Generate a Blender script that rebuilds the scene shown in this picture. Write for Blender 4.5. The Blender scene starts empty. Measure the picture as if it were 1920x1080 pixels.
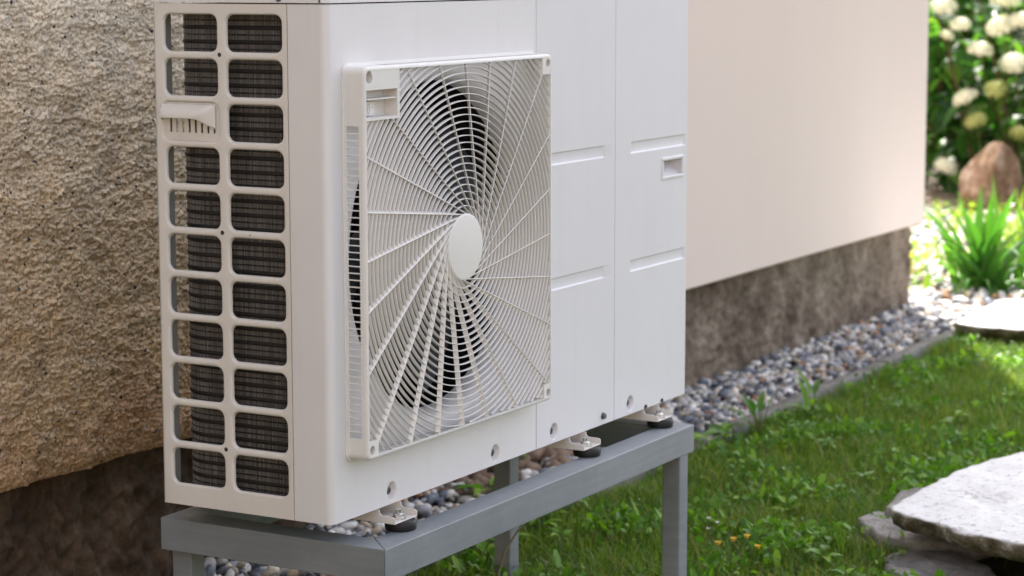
import bpy, bmesh, math, random
import numpy as np
from mathutils import Vector, Matrix, Euler
R = math.radians
random.seed(7); rng = np.random.default_rng(7)
SC = bpy.context.scene
COL = SC.collection
G = -0.335                       # ground level; z = 0 is the underside of the heat pump

# ------------------------------------------------------------------ camera
cd = bpy.data.cameras.new('camera'); cam = bpy.data.objects.new('camera', cd); COL.objects.link(cam)
yaw, pit, rol = 1.054, -0.1393, -0.0015
fw = Vector((math.sin(yaw)*math.cos(pit), math.cos(yaw)*math.cos(pit), math.sin(pit)))
r0 = Vector((math.cos(yaw), -math.sin(yaw), 0)); u0 = r0.cross(fw)
rr = r0*math.cos(rol)+u0*math.sin(rol); uu = -r0*math.sin(rol)+u0*math.cos(rol)
m = Matrix((rr, uu, -fw)).transposed().to_4x4(); m.translation = Vector((-2.3647, -1.6074, 0.7052))
cam.matrix_world = m
cd.sensor_width = 36; cd.lens = 4298.84/1920*36; cd.clip_start = 0.05; cd.clip_end = 600
cd.dof.use_dof = True; cd.dof.focus_distance = 3.08; cd.dof.aperture_fstop = 7.5
SC.camera = cam
# ------------------------------------------------------------------ sky and sun
SUN_EL, SUN_AZ = R(50), Vector((0.86, 0.51))
w = bpy.data.worlds.new('World'); SC.world = w; w.use_nodes = True
nt = w.node_tree; nt.nodes.clear()
sky = nt.nodes.new('ShaderNodeTexSky'); sky.sky_type = 'NISHITA'; sky.sun_disc = False
sky.sun_elevation = SUN_EL; sky.sun_rotation = math.atan2(SUN_AZ.x, SUN_AZ.y)
sky.dust_density = 3.5; sky.air_density = 1.0; sky.ozone_density = 1.0
hs = nt.nodes.new('ShaderNodeHueSaturation'); hs.inputs['Saturation'].default_value = 0.42
tint = nt.nodes.new('ShaderNodeMix'); tint.data_type = 'RGBA'; tint.blend_type = 'MULTIPLY'
tint.inputs[0].default_value = 1; tint.inputs[7].default_value = (1.0, 0.975, 0.985, 1)
bg = nt.nodes.new('ShaderNodeBackground'); bg.inputs[1].default_value = 0.15
ow = nt.nodes.new('ShaderNodeOutputWorld')
nt.links.new(sky.outputs[0], hs.inputs['Color']); nt.links.new(hs.outputs[0], tint.inputs[6])
nt.links.new(tint.outputs[2], bg.inputs[0]); nt.links.new(bg.outputs[0], ow.inputs[0])
sl = bpy.data.lights.new('sun', 'SUN'); sl.energy = 5.0; sl.angle = R(0.5); sl.color = (1, .95, .87)
so = bpy.data.objects.new('sun', sl); COL.objects.link(so)
sd = Vector((SUN_AZ.x*math.cos(SUN_EL), SUN_AZ.y*math.cos(SUN_EL), math.sin(SUN_EL))).normalized()
so.rotation_euler = sd.to_track_quat('Z', 'Y').to_euler(); so.location = (6, 4, 8)
SC.view_settings.view_transform = 'Standard'; SC.view_settings.look = 'None'
SC.view_settings.exposure = 1.68; SC.view_settings.gamma = 1
SC.render.film_transparent = False
SC.cycles.max_bounces = 8; SC.cycles.diffuse_bounces = 4; SC.cycles.transparent_max_bounces = 8
SC.cycles.caustics_reflective = False; SC.cycles.caustics_refractive = False

# ------------------------------------------------------------------ noise
_p = np.random.default_rng(3).permutation(256).astype(np.int64); _p = np.concatenate([_p, _p, _p])
_g = np.random.default_rng(4).normal(size=(256, 3)); _g /= np.linalg.norm(_g, axis=1)[:, None]
def perlin(P):
    P = np.asarray(P, float); I = np.floor(P).astype(np.int64); F = P-I; I &= 255
    U = F*F*F*(F*(F*6-15)+10); out = 0
    for dx in (0, 1):
        for dy in (0, 1):
            for dz in (0, 1):
                h = _p[_p[_p[(I[:, 0]+dx) & 255]+((I[:, 1]+dy) & 255)]+((I[:, 2]+dz) & 255)]
                d = ((F-np.array([dx, dy, dz]))*_g[h]).sum(1)
                wgt = (U[:, 0] if dx else 1-U[:, 0])*(U[:, 1] if dy else 1-U[:, 1])*(U[:, 2] if dz else 1-U[:, 2])
                out = out+d*wgt
    return out*1.6
def fbm(P, f, octv=4, gain=.5):
    s = 0; a = 1
    for k in range(octv):
        s = s+a*perlin(P*f+k*17.3); a *= gain; f *= 2.03
    return s

# ------------------------------------------------------------------ materials
def nodes(name):
    mt = bpy.data.materials.new(name); mt.use_nodes = True
    n = mt.node_tree; b = n.nodes['Principled BSDF']
    return mt, n, b
def nn(n, t, **k):
    x = n.nodes.new(t)
    for a, v in k.items(): setattr(x, a, v)
    return x
def noise(n, scale, detail=4, rough=.55, coord='Object', stretch=None):
    tc = nn(n, 'ShaderNodeTexCoord'); t = nn(n, 'ShaderNodeTexNoise')
    t.inputs['Scale'].default_value = scale; t.inputs['Detail'].default_value = detail; t.inputs['Roughness'].default_value = rough
    if stretch:
        mp = nn(n, 'ShaderNodeMapping'); mp.inputs['Scale'].default_value = stretch
        n.links.new(tc.outputs[coord], mp.inputs[0]); n.links.new(mp.outputs[0], t.inputs['Vector'])
    else: n.links.new(tc.outputs[coord], t.inputs['Vector'])
    return t
def ramp(n, src, stops):
    r = nn(n, 'ShaderNodeValToRGB'); el = r.color_ramp.elements
    while len(el) < len(stops): el.new(.5)
    for e, (p, c) in zip(el, stops):
        e.position = p; e.color = (*c, 1) if len(c) == 3 else c
    n.links.new(src, r.inputs[0]); return r
def mixc(n, fac, a, b, mode='MIX'):
    x = nn(n, 'ShaderNodeMix', data_type='RGBA', blend_type=mode)
    for i, v in ((0, fac), (6, a), (7, b)):
        if isinstance(v, (int, float)): x.inputs[i].default_value = v
        elif isinstance(v, tuple): x.inputs[i].default_value = (*v, 1) if len(v) == 3 else v
        else: n.links.new(v, x.inputs[i])
    return x.outputs[2]
def bump(n, b, h, strength, dist=.001, prev=None):
    x = nn(n, 'ShaderNodeBump'); x.inputs['Strength'].default_value = strength; x.inputs['Distance'].default_value = dist
    n.links.new(h, x.inputs['Height'])
    if prev: n.links.new(prev, x.inputs['Normal'])
    n.links.new(x.outputs[0], b.inputs['Normal']); return x.outputs[0]

def paint(name, col, rough=.38, dirt=.06, grain=None, spec=.5, metallic=0):
    mt, n, b = nodes(name)
    t = noise(n, 7, 5, .6)
    dark = tuple(c*(1-dirt*2.2) for c in col)
    r = ramp(n, t.outputs[0], [(.3, dark), (.62, col)])
    c = r.outputs[0]
    if 'white' in name or 'ivory' in name:
        st = noise(n, 1, 4, .65, stretch=(45, 45, 2.2)); c = mixc(n, 1, c, ramp(n, st.outputs[0], [(.30, (.975, .97, .96)), (.48, (1, 1, 1))]).outputs[0], 'MULTIPLY')
    n.links.new(c, b.inputs['Base Color'])
    t2 = noise(n, 38, 4, .6); rr_ = ramp(n, t2.outputs[0], [(.3, (rough-.06,)*3), (.7, (rough+.12,)*3)])
    n.links.new(rr_.outputs[0], b.inputs['Roughness'])
    b.inputs['Specular IOR Level'].default_value = spec; b.inputs['Metallic'].default_value = metallic
    if grain:
        g = noise(n, 1, 3, .6, stretch=grain[0]); bump(n, b, g.outputs[0], grain[1], grain[2])
    else:
        g = noise(n, 60, 3, .5); bump(n, b, g.outputs[0], .05, .0004)
    return mt
M = {}
M['white'] = paint('white_powder_coat', (.74, .73, .745), .34, .018)
M['ivory'] = paint('ivory_plastic', (.72, .69, .655), .45, .02)
M['panel'] = paint('panel_white', (.72, .715, .75), .35, .012)
M['grille'] = paint('grille_white', (.74, .725, .705), .42, .015)
M['pump_shade'] = paint('shaded_interior', (.035, .035, .038), .6, .05)  # shade inside the pump, put into a near-black base colour
M['fan'] = paint('fan_black', (.028, .030, .036), .45, .05)
M['rubber'] = paint('black_rubber', (.005, .005, .006), .5, .05)
M['zinc'] = paint('zinc_bolt', (.62, .62, .62), .25, .1, metallic=.9)
M['screw'] = paint('grey_screw', (.18, .18, .20), .35, .1, metallic=.7)
M['flange'] = paint('galvanised_flange', (.32, .34, .34), .5, .1)

def stand_paint():
    mt, n, b = nodes('grey_brushed_paint')
    t = noise(n, 9, 5, .65); r = ramp(n, t.outputs[0], [(.3, (.195, .215, .235)), (.7, (.25, .272, .292))])
    s = noise(n, 1, 4, .6, stretch=(7, 7, 160))
    c = mixc(n, .35, r.outputs[0], ramp(n, s.outputs[0], [(.35, (.78, .78, .78)), (.65, (1.1, 1.1, 1.1))]).outputs[0], 'MULTIPLY')
    sp = noise(n, 260, 2, .5); c = mixc(n, 1, c, ramp(n, sp.outputs[0], [(.22, (.45, .36, .25)), (.27, (1, 1, 1))]).outputs[0], 'MULTIPLY')
    n.links.new(c, b.inputs['Base Color']); b.inputs['Roughness'].default_value = .46
    # brush strokes run along, drips and ripples across
    rp = noise(n, 1, 3, .5, stretch=(55, 55, 14)); st = noise(n, 1, 4, .7, stretch=(14, 14, 420))
    k = bump(n, b, rp.outputs[0], .35, .0010); bump(n, b, st.outputs[0], .30, .0004, k)
    return mt
M['stand'] = stand_paint()
def fin_mat():
    mt, n, b = nodes('aluminium_fins')
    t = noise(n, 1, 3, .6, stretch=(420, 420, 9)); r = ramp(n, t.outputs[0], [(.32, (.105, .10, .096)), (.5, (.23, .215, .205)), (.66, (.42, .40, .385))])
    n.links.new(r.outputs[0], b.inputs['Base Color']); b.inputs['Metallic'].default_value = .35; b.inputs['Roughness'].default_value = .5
    return mt
M['fin'] = fin_mat()
M['tube'] = paint('dark_copper_tube', (.010, .008, .007), .5, .2)  # near-black, so the tube rows read as dark bands
M['core'] = paint('coil_blackout', (.018, .013, .011), .8, .1)  # for the black sheet added inside the coil

def rough_wall_mat():
    mt, n, b = nodes('rough_cast_render')
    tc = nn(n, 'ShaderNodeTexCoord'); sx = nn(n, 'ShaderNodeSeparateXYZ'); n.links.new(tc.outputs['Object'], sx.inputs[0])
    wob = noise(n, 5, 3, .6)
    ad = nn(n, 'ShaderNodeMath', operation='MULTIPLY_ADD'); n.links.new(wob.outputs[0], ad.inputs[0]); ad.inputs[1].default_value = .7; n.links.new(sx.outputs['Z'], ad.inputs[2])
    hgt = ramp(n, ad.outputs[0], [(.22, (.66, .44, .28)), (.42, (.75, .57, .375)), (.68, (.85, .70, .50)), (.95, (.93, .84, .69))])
    big = noise(n, 16, 5, .6); c = mixc(n, .8, hgt.outputs[0], ramp(n, big.outputs[0], [(.3, (.72, .70, .68)), (.52, (1, 1, 1)), (.75, (1.15, 1.1, 1.02))]).outputs[0], 'MULTIPLY')
    med = noise(n, 230, 4, .7); c = mixc(n, .9, c, ramp(n, med.outputs[0], [(.36, (.36, .29, .23)), (.47, (.9, .89, .87)), (.66, (1.3, 1.28, 1.25))]).outputs[0], 'MULTIPLY')
    vo = nn(n, 'ShaderNodeTexVoronoi'); vo.inputs['Scale'].default_value = 210; n.links.new(tc.outputs['Object'], vo.inputs['Vector'])
    vs = nn(n, 'ShaderNodeSeparateColor'); n.links.new(vo.outputs['Color'], vs.inputs[0])
    g1 = ramp(n, vs.outputs[0], [(.0, (1, 1, 1)), (.008, (1, 1, 1)), (.012, (0, 0, 0))])      # few dark grains
    g2 = ramp(n, vs.outputs[1], [(.0, (.7, .7, .7)), (.012, (.7, .7, .7)), (.018, (0, 0, 0))])    # few pale grains
    c = mixc(n, g1.outputs[0], c, (.09, .09, .10)); c = mixc(n, g2.outputs[0], c, (.66, .62, .56))
    pat = noise(n, 9, 4, .5); c = mixc(n, ramp(n, pat.outputs[0], [(.62, (0, 0, 0)), (.74, (.25, .25, .25))]).outputs[0], c, (.24, .24, .24))
    n.links.new(c, b.inputs['Base Color']); b.inputs['Roughness'].default_value = .93; b.inputs['Specular IOR Level'].default_value = .2
    f = noise(n, 480, 5, .7); k = bump(n, b, f.outputs[0], 1, .0030); bump(n, b, vo.outputs['Distance'], .35, .0012, k)
    return mt
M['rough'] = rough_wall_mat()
def plinth_mat():
    mt, n, b = nodes('bare_plinth_render')
    tc = nn(n, 'ShaderNodeTexCoord'); sx = nn(n, 'ShaderNodeSeparateXYZ'); n.links.new(tc.outputs['Object'], sx.inputs[0])
    t = noise(n, 7, 6, .65); r = ramp(n, t.outputs[0], [(.3, (.070, .056, .044)), (.5, (.140, .116, .094)), (.72, (.26, .225, .19))])
    t2 = noise(n, 60, 5, .7); c = mixc(n, .8, r.outputs[0], ramp(n, t2.outputs[0], [(.3, (.55, .52, .5)), (.55, (1, 1, 1)), (.75, (1.3, 1.28, 1.25))]).outputs[0], 'MULTIPLY')
    # brown left part carries the overhang's shade in its colour, paler and greyer rightwards
    lr = nn(n, 'ShaderNodeMapRange'); lr.inputs[1].default_value = 1.2; lr.inputs[2].default_value = 3.2; n.links.new(sx.outputs['X'], lr.inputs[0])
    c = mixc(n, 1, c, mixc(n, lr.outputs[0], (.62, .53, .46), (1.5, 1.45, 1.40)), 'MULTIPLY')
    n.links.new(c, b.inputs['Base Color']); b.inputs['Roughness'].default_value = .95; b.inputs['Specular IOR Level'].default_value = .15
    f = noise(n, 240, 5, .7); bump(n, b, f.outputs[0], .8, .0025)
    return mt
M['plinth'] = plinth_mat()
def smooth_wall_mat():
    mt, n, b = nodes('smooth_cream_render')
    t = noise(n, 1, 4, .6, stretch=(3, 3, .7)); r = ramp(n, t.outputs[0], [(.3, (.79, .66, .605)), (.7, (.81, .685, .635))])
    t2 = noise(n, 240, 3, .6); c = mixc(n, .4, r.outputs[0], ramp(n, t2.outputs[0], [(.35, (.86, .85, .83)), (.6, (1.02, 1.02, 1.02))]).outputs[0], 'MULTIPLY')
    n.links.new(c, b.inputs['Base Color']); b.inputs['Roughness'].default_value = .85; b.inputs['Specular IOR Level'].default_value = .25
    f = noise(n, 420, 3, .6); bump(n, b, f.outputs[0], .35, .0012)
    return mt
M['smooth'] = smooth_wall_mat()
def pebble_mat(name='river_pebbles', gain=1.0):
    mt, n, b = nodes(name)
    ge = nn(n, 'ShaderNodeNewGeometry'); oi = nn(n, 'ShaderNodeObjectInfo')
    a = nn(n, 'ShaderNodeMath', operation='ADD'); n.links.new(ge.outputs['Random Per Island'], a.inputs[0]); n.links.new(oi.outputs['Random'], a.inputs[1])
    f = nn(n, 'ShaderNodeMath', operation='FRACT'); n.links.new(a.outputs[0], f.inputs[0])
    pal = [(.055, .06, .075), (.40, .40, .42), (.13, .15, .19), (.62, .60, .57), (.20, .215, .25), (.46, .38, .28), (.31, .32, .35), (.72, .71, .70), (.10, .11, .135), (.48, .46, .43), (.29, .25, .20), (.58, .57, .55), (.36, .21, .12), (.17, .195, .235), (.66, .60, .50), (.36, .35, .34)]
    r = ramp(n, f.outputs[0], [(i/len(pal), tuple(min(.8, c*gain) for c in p)) for i, p in enumerate(pal)]); r.color_ramp.interpolation = 'CONSTANT'
    t = noise(n, 90, 5, .65); c = mixc(n, .75, r.outputs[0], ramp(n, t.outputs[0], [(.3, (.62, .6, .58)), (.5, (1, 1, 1)), (.7, (1.3, 1.28, 1.24))]).outputs[0], 'MULTIPLY')
    n.links.new(c, b.inputs['Base Color']); b.inputs['Roughness'].default_value = .6; b.inputs['Specular IOR Level'].default_value = .35
    g = noise(n, 300, 3, .6); bump(n, b, g.outputs[0], .3, .0008)
    return mt
M['pebble'] = pebble_mat()
M['pebble_pale'] = pebble_mat('pale_garden_gravel', 1.5)
def stone_mat(name, stops, sc=14, fine=170, bmp=(.8, .003), pits=True):
    mt, n, b = nodes(name)
    t = noise(n, sc, 6, .65); r = ramp(n, t.outputs[0], stops)
    t2 = noise(n, fine, 5, .7); c = mixc(n, .8, r.outputs[0], ramp(n, t2.outputs[0], [(.3, (.6, .58, .56)), (.48, (1, 1, 1)), (.72, (1.12, 1.12, 1.12))]).outputs[0], 'MULTIPLY')
    n.links.new(c, b.inputs['Base Color']); b.inputs['Roughness'].default_value = .88; b.inputs['Specular IOR Level'].default_value = .25
    k = bump(n, b, t2.outputs[0], bmp[0], bmp[1]); t3 = noise(n, 45, 4, .6); bump(n, b, t3.outputs[0], .7, .006, k)
    return mt
def slab_mat():
    mt, n, b = nodes('white_limestone')
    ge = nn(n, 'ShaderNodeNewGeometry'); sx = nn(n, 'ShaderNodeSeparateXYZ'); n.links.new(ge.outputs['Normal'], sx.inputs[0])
    t = noise(n, 11, 6, .7); top = ramp(n, t.outputs[0], [(.25, (.50, .495, .49)), (.42, (.70, .70, .70)), (.7, (.79, .79, .79))])
    cr = nn(n, 'ShaderNodeTexNoise'); cr.inputs['Scale'].default_value = 8; cr.inputs['Detail'].default_value = 8; cr.noise_type = 'RIDGED_MULTIFRACTAL'
    tc = nn(n, 'ShaderNodeTexCoord'); n.links.new(tc.outputs['Object'], cr.inputs['Vector'])
    pk = noise(n, 60, 5, .7); top2 = mixc(n, ramp(n, pk.outputs[0], [(.55, (0, 0, 0)), (.66, (.8, .8, .8))]).outputs[0], top.outputs[0], (.30, .29, .27))
    vn = noise(n, 4.5, 7, .6); vl = ramp(n, vn.outputs[0], [(.484, (0, 0, 0)), (.497, (1, 1, 1)), (.510, (0, 0, 0))]); vm = noise(n, 9, 3, .5); vmk = ramp(n, vm.outputs[0], [(.50, (0, 0, 0)), (.60, (.8, .8, .8))])
    top2 = mixc(n, mixc(n, 1, vl.outputs[0], vmk.outputs[0], 'MULTIPLY'), top2, (.22, .215, .20))
    # side and under faces mixed darker and browner than the top
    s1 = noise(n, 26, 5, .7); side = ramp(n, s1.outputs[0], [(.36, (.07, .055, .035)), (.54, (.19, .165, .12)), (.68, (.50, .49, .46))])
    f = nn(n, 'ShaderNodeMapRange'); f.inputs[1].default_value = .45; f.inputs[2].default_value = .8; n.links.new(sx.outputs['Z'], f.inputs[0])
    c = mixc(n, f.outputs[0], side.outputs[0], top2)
    n.links.new(c, b.inputs['Base Color']); b.inputs['Roughness'].default_value = .9; b.inputs['Specular IOR Level'].default_value = .2
    t2 = noise(n, 190, 5, .7); k = bump(n, b, t2.outputs[0], .7, .0025); bump(n, b, pk.outputs[0], .5, .005, k)
    return mt
M['slab'] = slab_mat()
M['greyrock'] = stone_mat('grey_lichened_rock', [(.3, (.13, .125, .12)), (.5, (.27, .26, .25)), (.7, (.42, .40, .38))])
M['boulder'] = stone_mat('rust_brown_boulder', [(.32, (.10, .058, .032)), (.5, (.21, .135, .082)), (.68, (.42, .33, .25))], 9, 40)
M['kerb'] = stone_mat('weathered_concrete', [(.3, (.12, .115, .105)), (.55, (.20, .19, .175)), (.75, (.28, .27, .245))], 9, 140)
M['clod'] = stone_mat('brown_soil_clods', [(.3, (.10, .062, .04)), (.5, (.20, .14, .10)), (.72, (.32, .24, .18))], 24, 180)
M['soil'] = stone_mat('lawn_soil', [(.3, (.025, .028, .012)), (.5, (.045, .045, .02)), (.7, (.08, .065, .035))], 18, 160)
M['bedsoil'] = stone_mat('garden_bed_mulch', [(.3, (.10, .07, .05)), (.5, (.22, .17, .13)), (.7, (.38, .32, .26))], 9, 120)
M['gravelbase'] = stone_mat('gravel_base', [(.3, (.03, .028, .026)), (.5, (.06, .055, .05)), (.7, (.10, .09, .08))], 30, 160)
M['roof'] = paint('clay_roof', (.22, .09, .055), .7, .1)

def leafmat(name, stops, trans=.35, island=True, rough=.5, patch=None):
    mt, n, b = nodes(name)
    ge = nn(n, 'ShaderNodeNewGeometry'); oi = nn(n, 'ShaderNodeObjectInfo')
    a = nn(n, 'ShaderNodeMath', operation='ADD'); n.links.new(ge.outputs['Random Per Island'], a.inputs[0]); n.links.new(oi.outputs['Random'], a.inputs[1])
    f = nn(n, 'ShaderNodeMath', operation='FRACT'); n.links.new(a.outputs[0], f.inputs[0])
    r = ramp(n, f.outputs[0], stops); c = r.outputs[0]
    if patch:
        t = noise(n, patch[0], 4, .6); c = mixc(n, ramp(n, t.outputs[0], [(.42, (0, 0, 0)), (.66, (1, 1, 1))]).outputs[0], c, mixc(n, 1, c, patch[1], 'MULTIPLY'))
    n.links.new(c, b.inputs['Base Color']); b.inputs['Roughness'].default_value = rough; b.inputs['Specular IOR Level'].default_value = .35
    tr = nn(n, 'ShaderNodeBsdfTranslucent'); tcx = mixc(n, 1, c, (1.6, 1.8, .8) if 'floret' not in name and 'petal' not in name else (1, 1, .95), 'MULTIPLY'); n.links.new(tcx, tr.inputs[0])
    mx = nn(n, 'ShaderNodeMixShader'); mx.inputs[0].default_value = trans
    out = n.nodes['Material Output']; n.links.new(b.outputs[0], mx.inputs[1]); n.links.new(tr.outputs[0], mx.inputs[2]); n.links.new(mx.outputs[0], out.inputs[0])
    return mt
M['grass'] = leafmat('grass_blades', [(0, (.045, .115, .010)), (.4, (.085, .185, .014)), (.75, (.15, .26, .024)), (.90, (.23, .28, .06)), (1, (.30, .27, .12))], .35, patch=(7, (1.25, 1.05, .8)))
M['straw'] = leafmat('dry_grass', [(0, (.20, .17, .08)), (.5, (.28, .25, .12)), (1, (.34, .30, .18))], .25)
M['clover'] = leafmat('clover_leaves', [(0, (.05, .14, .012)), (.5, (.09, .22, .018)), (1, (.20, .36, .03))], .3)
M['weed'] = leafmat('weed_leaves', [(0, (.06, .16, .02)), (.6, (.12, .27, .022)), (1, (.22, .38, .03))], .35)
M['hydleaf'] = leafmat('hydrangea_leaves', [(0, (.022, .075, .018)), (.5, (.038, .11, .022)), (.85, (.07, .17, .025)), (1, (.15, .26, .035))], .42, rough=.38)
M['hedge'] = leafmat('hedge_leaves', [(0, (.012, .035, .010)), (.6, (.02, .055, .014)), (1, (.04, .09, .02))], .25)
M['iris'] = leafmat('iris_leaves', [(0, (.025, .085, .014)), (.5, (.05, .15, .02)), (1, (.11, .25, .03))], .36, rough=.4)
M['yellowleaf'] = leafmat('yellowing_leaves', [(0, (.45, .30, .04)), (.6, (.55, .42, .06)), (1, (.30, .36, .05))], .4)
M['lime'] = leafmat('lime_leaves', [(0, (.14, .26, .03)), (1, (.30, .36, .05))], .4)
M['floret'] = leafmat('cream_florets', [(0, (.66, .70, .46)), (.5, (.77, .78, .62)), (1, (.83, .83, .74))], .2)
M['floret_green'] = leafmat('green_florets', [(0, (.36, .42, .12)), (1, (.52, .55, .22))], .3)
M['petal_y'] = leafmat('yellow_petals', [(0, (.75, .42, .02)), (1, (.80, .55, .03))], .2)
M['petal_w'] = leafmat('white_petals', [(0, (.8, .8, .76)), (1, (.85, .83, .8))], .2)
M['petal_v'] = leafmat('violet_petals', [(0, (.25, .15, .6)), (1, (.35, .22, .7))], .2)
M['stem'] = leafmat('green_stems', [(0, (.08, .12, .03)), (1, (.14, .14, .04))], .1)
M['drystem'] = leafmat('dry_stems', [(0, (.12, .08, .03)), (1, (.16, .12, .05))], .05)
M['bark'] = stone_mat('dark_bark', [(.3, (.05, .025, .018)), (.5, (.10, .05, .035)), (.7, (.16, .09, .07))], 20, 120)

# ------------------------------------------------------------------ mesh helpers
def link(name, me, mat, parent=None, kind=None):
    if mat is not None and not me.materials: me.materials.append(mat)
    o = bpy.data.objects.new(name, me); COL.objects.link(o)
    if parent is not None: o.parent = parent
    if kind: o['kind'] = kind
    return o
def weighted(o):
    md = o.modifiers.new('normals', 'WEIGHTED_NORMAL'); md.keep_sharp = True; md.weight = 80; return o
def mesh(name, verts, faces, smooth=False):
    me = bpy.data.meshes.new(name); me.from_pydata([tuple(map(float, v)) for v in verts], [], faces); me.update()
    if smooth: me.polygons.foreach_set('use_smooth', [True]*len(me.polygons))
    return me
def mesh_np(name, V, F, smooth=False):
    """V (n,3), F list of arrays with faces of equal size"""
    me = bpy.data.meshes.new(name); V = np.asarray(V, np.float32)
    me.vertices.add(len(V)); me.vertices.foreach_set('co', V.ravel())
    nl = sum(f.size for f in F); nf = sum(len(f) for f in F)
    me.loops.add(nl); me.polygons.add(nf)
    me.loops.foreach_set('vertex_index', np.concatenate([f.ravel() for f in F]).astype(np.int32))
    tot = np.concatenate([np.full(len(f), f.shape[1]) for f in F]); st = np.concatenate([[0], np.cumsum(tot)[:-1]])
    me.polygons.foreach_set('loop_start', st.astype(np.int32))
    if smooth: me.polygons.foreach_set('use_smooth', np.ones(nf, bool))
    me.update(calc_edges=True); return me
def thing(name, label, cat, loc=(0, 0, 0), group=None):
    o = bpy.data.objects.new(name, None); COL.objects.link(o); o.location = loc; o.empty_display_size = .1
    o['label'] = label; o['category'] = cat
    if group: o['group'] = group
    return o
class MB:
    def __init__(s): s.v = []; s.f = []
    def add(s, v, f):
        k = len(s.v); s.v += [tuple(map(float, p)) for p in v]; s.f += [tuple(i+k for i in q) for q in f]
    def box(s, a, b):
        x0, y0, z0 = a; x1, y1, z1 = b
        s.add([(x0, y0, z0), (x1, y0, z0), (x1, y1, z0), (x0, y1, z0), (x0, y0, z1), (x1, y0, z1), (x1, y1, z1), (x0, y1, z1)],
              [(0, 3, 2, 1), (4, 5, 6, 7), (0, 1, 5, 4), (1, 2, 6, 5), (2, 3, 7, 6), (3, 0, 4, 7)])
    def prism(s, prof, axis, a, b):
        """closed 2D profile extruded along axis from a to b"""
        n = len(prof); P = []
        for t in (a, b):
            for p, q in prof: P.append({0: (t, p, q), 1: (p, t, q), 2: (p, q, t)}[axis])
        s.add(P, [tuple(range(n))[::-1], tuple(range(n, 2*n))]+[(i, (i+1) % n, (i+1) % n+n, i+n) for i in range(n)])
    def tube(s, pts, rad, n=8, cap=True):
        pts = [Vector(p) for p in pts]; rad = rad if isinstance(rad, (list, tuple)) else [rad]*len(pts)
        rings = []; up = Vector((0, 0, 1))
        for i, p in enumerate(pts):
            d = (pts[min(i+1, len(pts)-1)]-pts[max(i-1, 0)]).normalized()
            a = d.cross(up if abs(d.z) < .95 else Vector((1, 0, 0))).normalized(); c = a.cross(d)
            rings.append([p+(a*math.cos(2*math.pi*k/n)+c*math.sin(2*math.pi*k/n))*rad[i] for k in range(n)])
        V = [v for r in rings for v in r]
        F = [(i*n+k, i*n+(k+1) % n, (i+1)*n+(k+1) % n, (i+1)*n+k) for i in range(len(pts)-1) for k in range(n)]
        if cap: F += [tuple(range(n))[::-1], tuple((len(pts)-1)*n+k for k in range(n))]
        s.add(V, F)
    def lathe(s, prof, c, axis=2, n=24, cap=True):
        """profile (r, h) round an axis through c"""
        V = []
        for r, h in prof:
            for k in range(n):
                a = 2*math.pi*k/n; p = (r*math.cos(a), r*math.sin(a))
                q = {0: (h, p[0], p[1]), 1: (p[0], h, p[1]), 2: (p[0], p[1], h)}[axis]
                V.append((c[0]+q[0], c[1]+q[1], c[2]+q[2]))
        F = [(i*n+k, i*n+(k+1) % n, (i+1)*n+(k+1) % n, (i+1)*n+k) for i in range(len(prof)-1) for k in range(n)]
        if cap: F += [tuple(range(n))[::-1], tuple((len(prof)-1)*n+k for k in range(n))]
        s.add(V, F)
    def build(s, name, mat, parent=None, bevel=0, smooth=False, seg=2, kind=None):
        me = mesh(name, s.v, s.f)
        bm = bmesh.new(); bm.from_mesh(me)
        bmesh.ops.recalc_face_normals(bm, faces=bm.faces[:])
        if bevel: bmesh.ops.bevel(bm, geom=[e for e in bm.edges if e.is_manifold and e.calc_face_angle(0) > .4], offset=bevel, segments=seg, profile=.5, affect='EDGES', clamp_overlap=True)
        bm.to_mesh(me); bm.free()
        if smooth or bevel:
            me.polygons.foreach_set('use_smooth', [True]*len(me.polygons))
            me.set_sharp_from_angle(angle=R(40 if not bevel else 50))
        o = link(name, me, mat, parent, kind)
        return weighted(o) if bevel else o
def merge_lines(*ls):
    a = np.unique(np.round(np.concatenate([np.atleast_1d(l) for l in ls]), 6)); return a
def hf_panel(name, xs, zs, depth, mat, parent, y0=0., skirt=.012, skip=None):
    """front panel facing -y; depth(x,z) sinks the surface inwards"""
    X, Z = np.meshgrid(xs, zs); D = depth(X, Z); nx, nz = len(xs), len(zs)
    V = np.stack([X.ravel(), (y0+D).ravel(), Z.ravel()], 1)
    i = np.arange(nx*nz).reshape(nz, nx); Q = np.stack([i[:-1, :-1], i[:-1, 1:], i[1:, 1:], i[1:, :-1]], -1).reshape(-1, 4)
    if skip is not None:
        cx = (X[:-1, :-1]+X[1:, 1:])/2; cz = (Z[:-1, :-1]+Z[1:, 1:])/2; Q = Q[~skip(cx, cz).ravel()]
    rim = np.concatenate([i[0], i[1:, -1], i[-1, -2::-1], i[-2:0:-1, 0]])
    k = len(V); B = V[rim].copy(); B[:, 1] = y0+skirt; V = np.concatenate([V, V[rim], B]); n = len(rim); a = np.arange(n)
    S = np.stack([k+a, k+n+a, k+n+(a+1) % n, k+(a+1) % n], 1)
    return link(name, mesh_np(name, V, [Q, S], True), mat, parent)
def sstep(t): t = np.clip(t, 0, 1); return t*t*(3-2*t)

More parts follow.
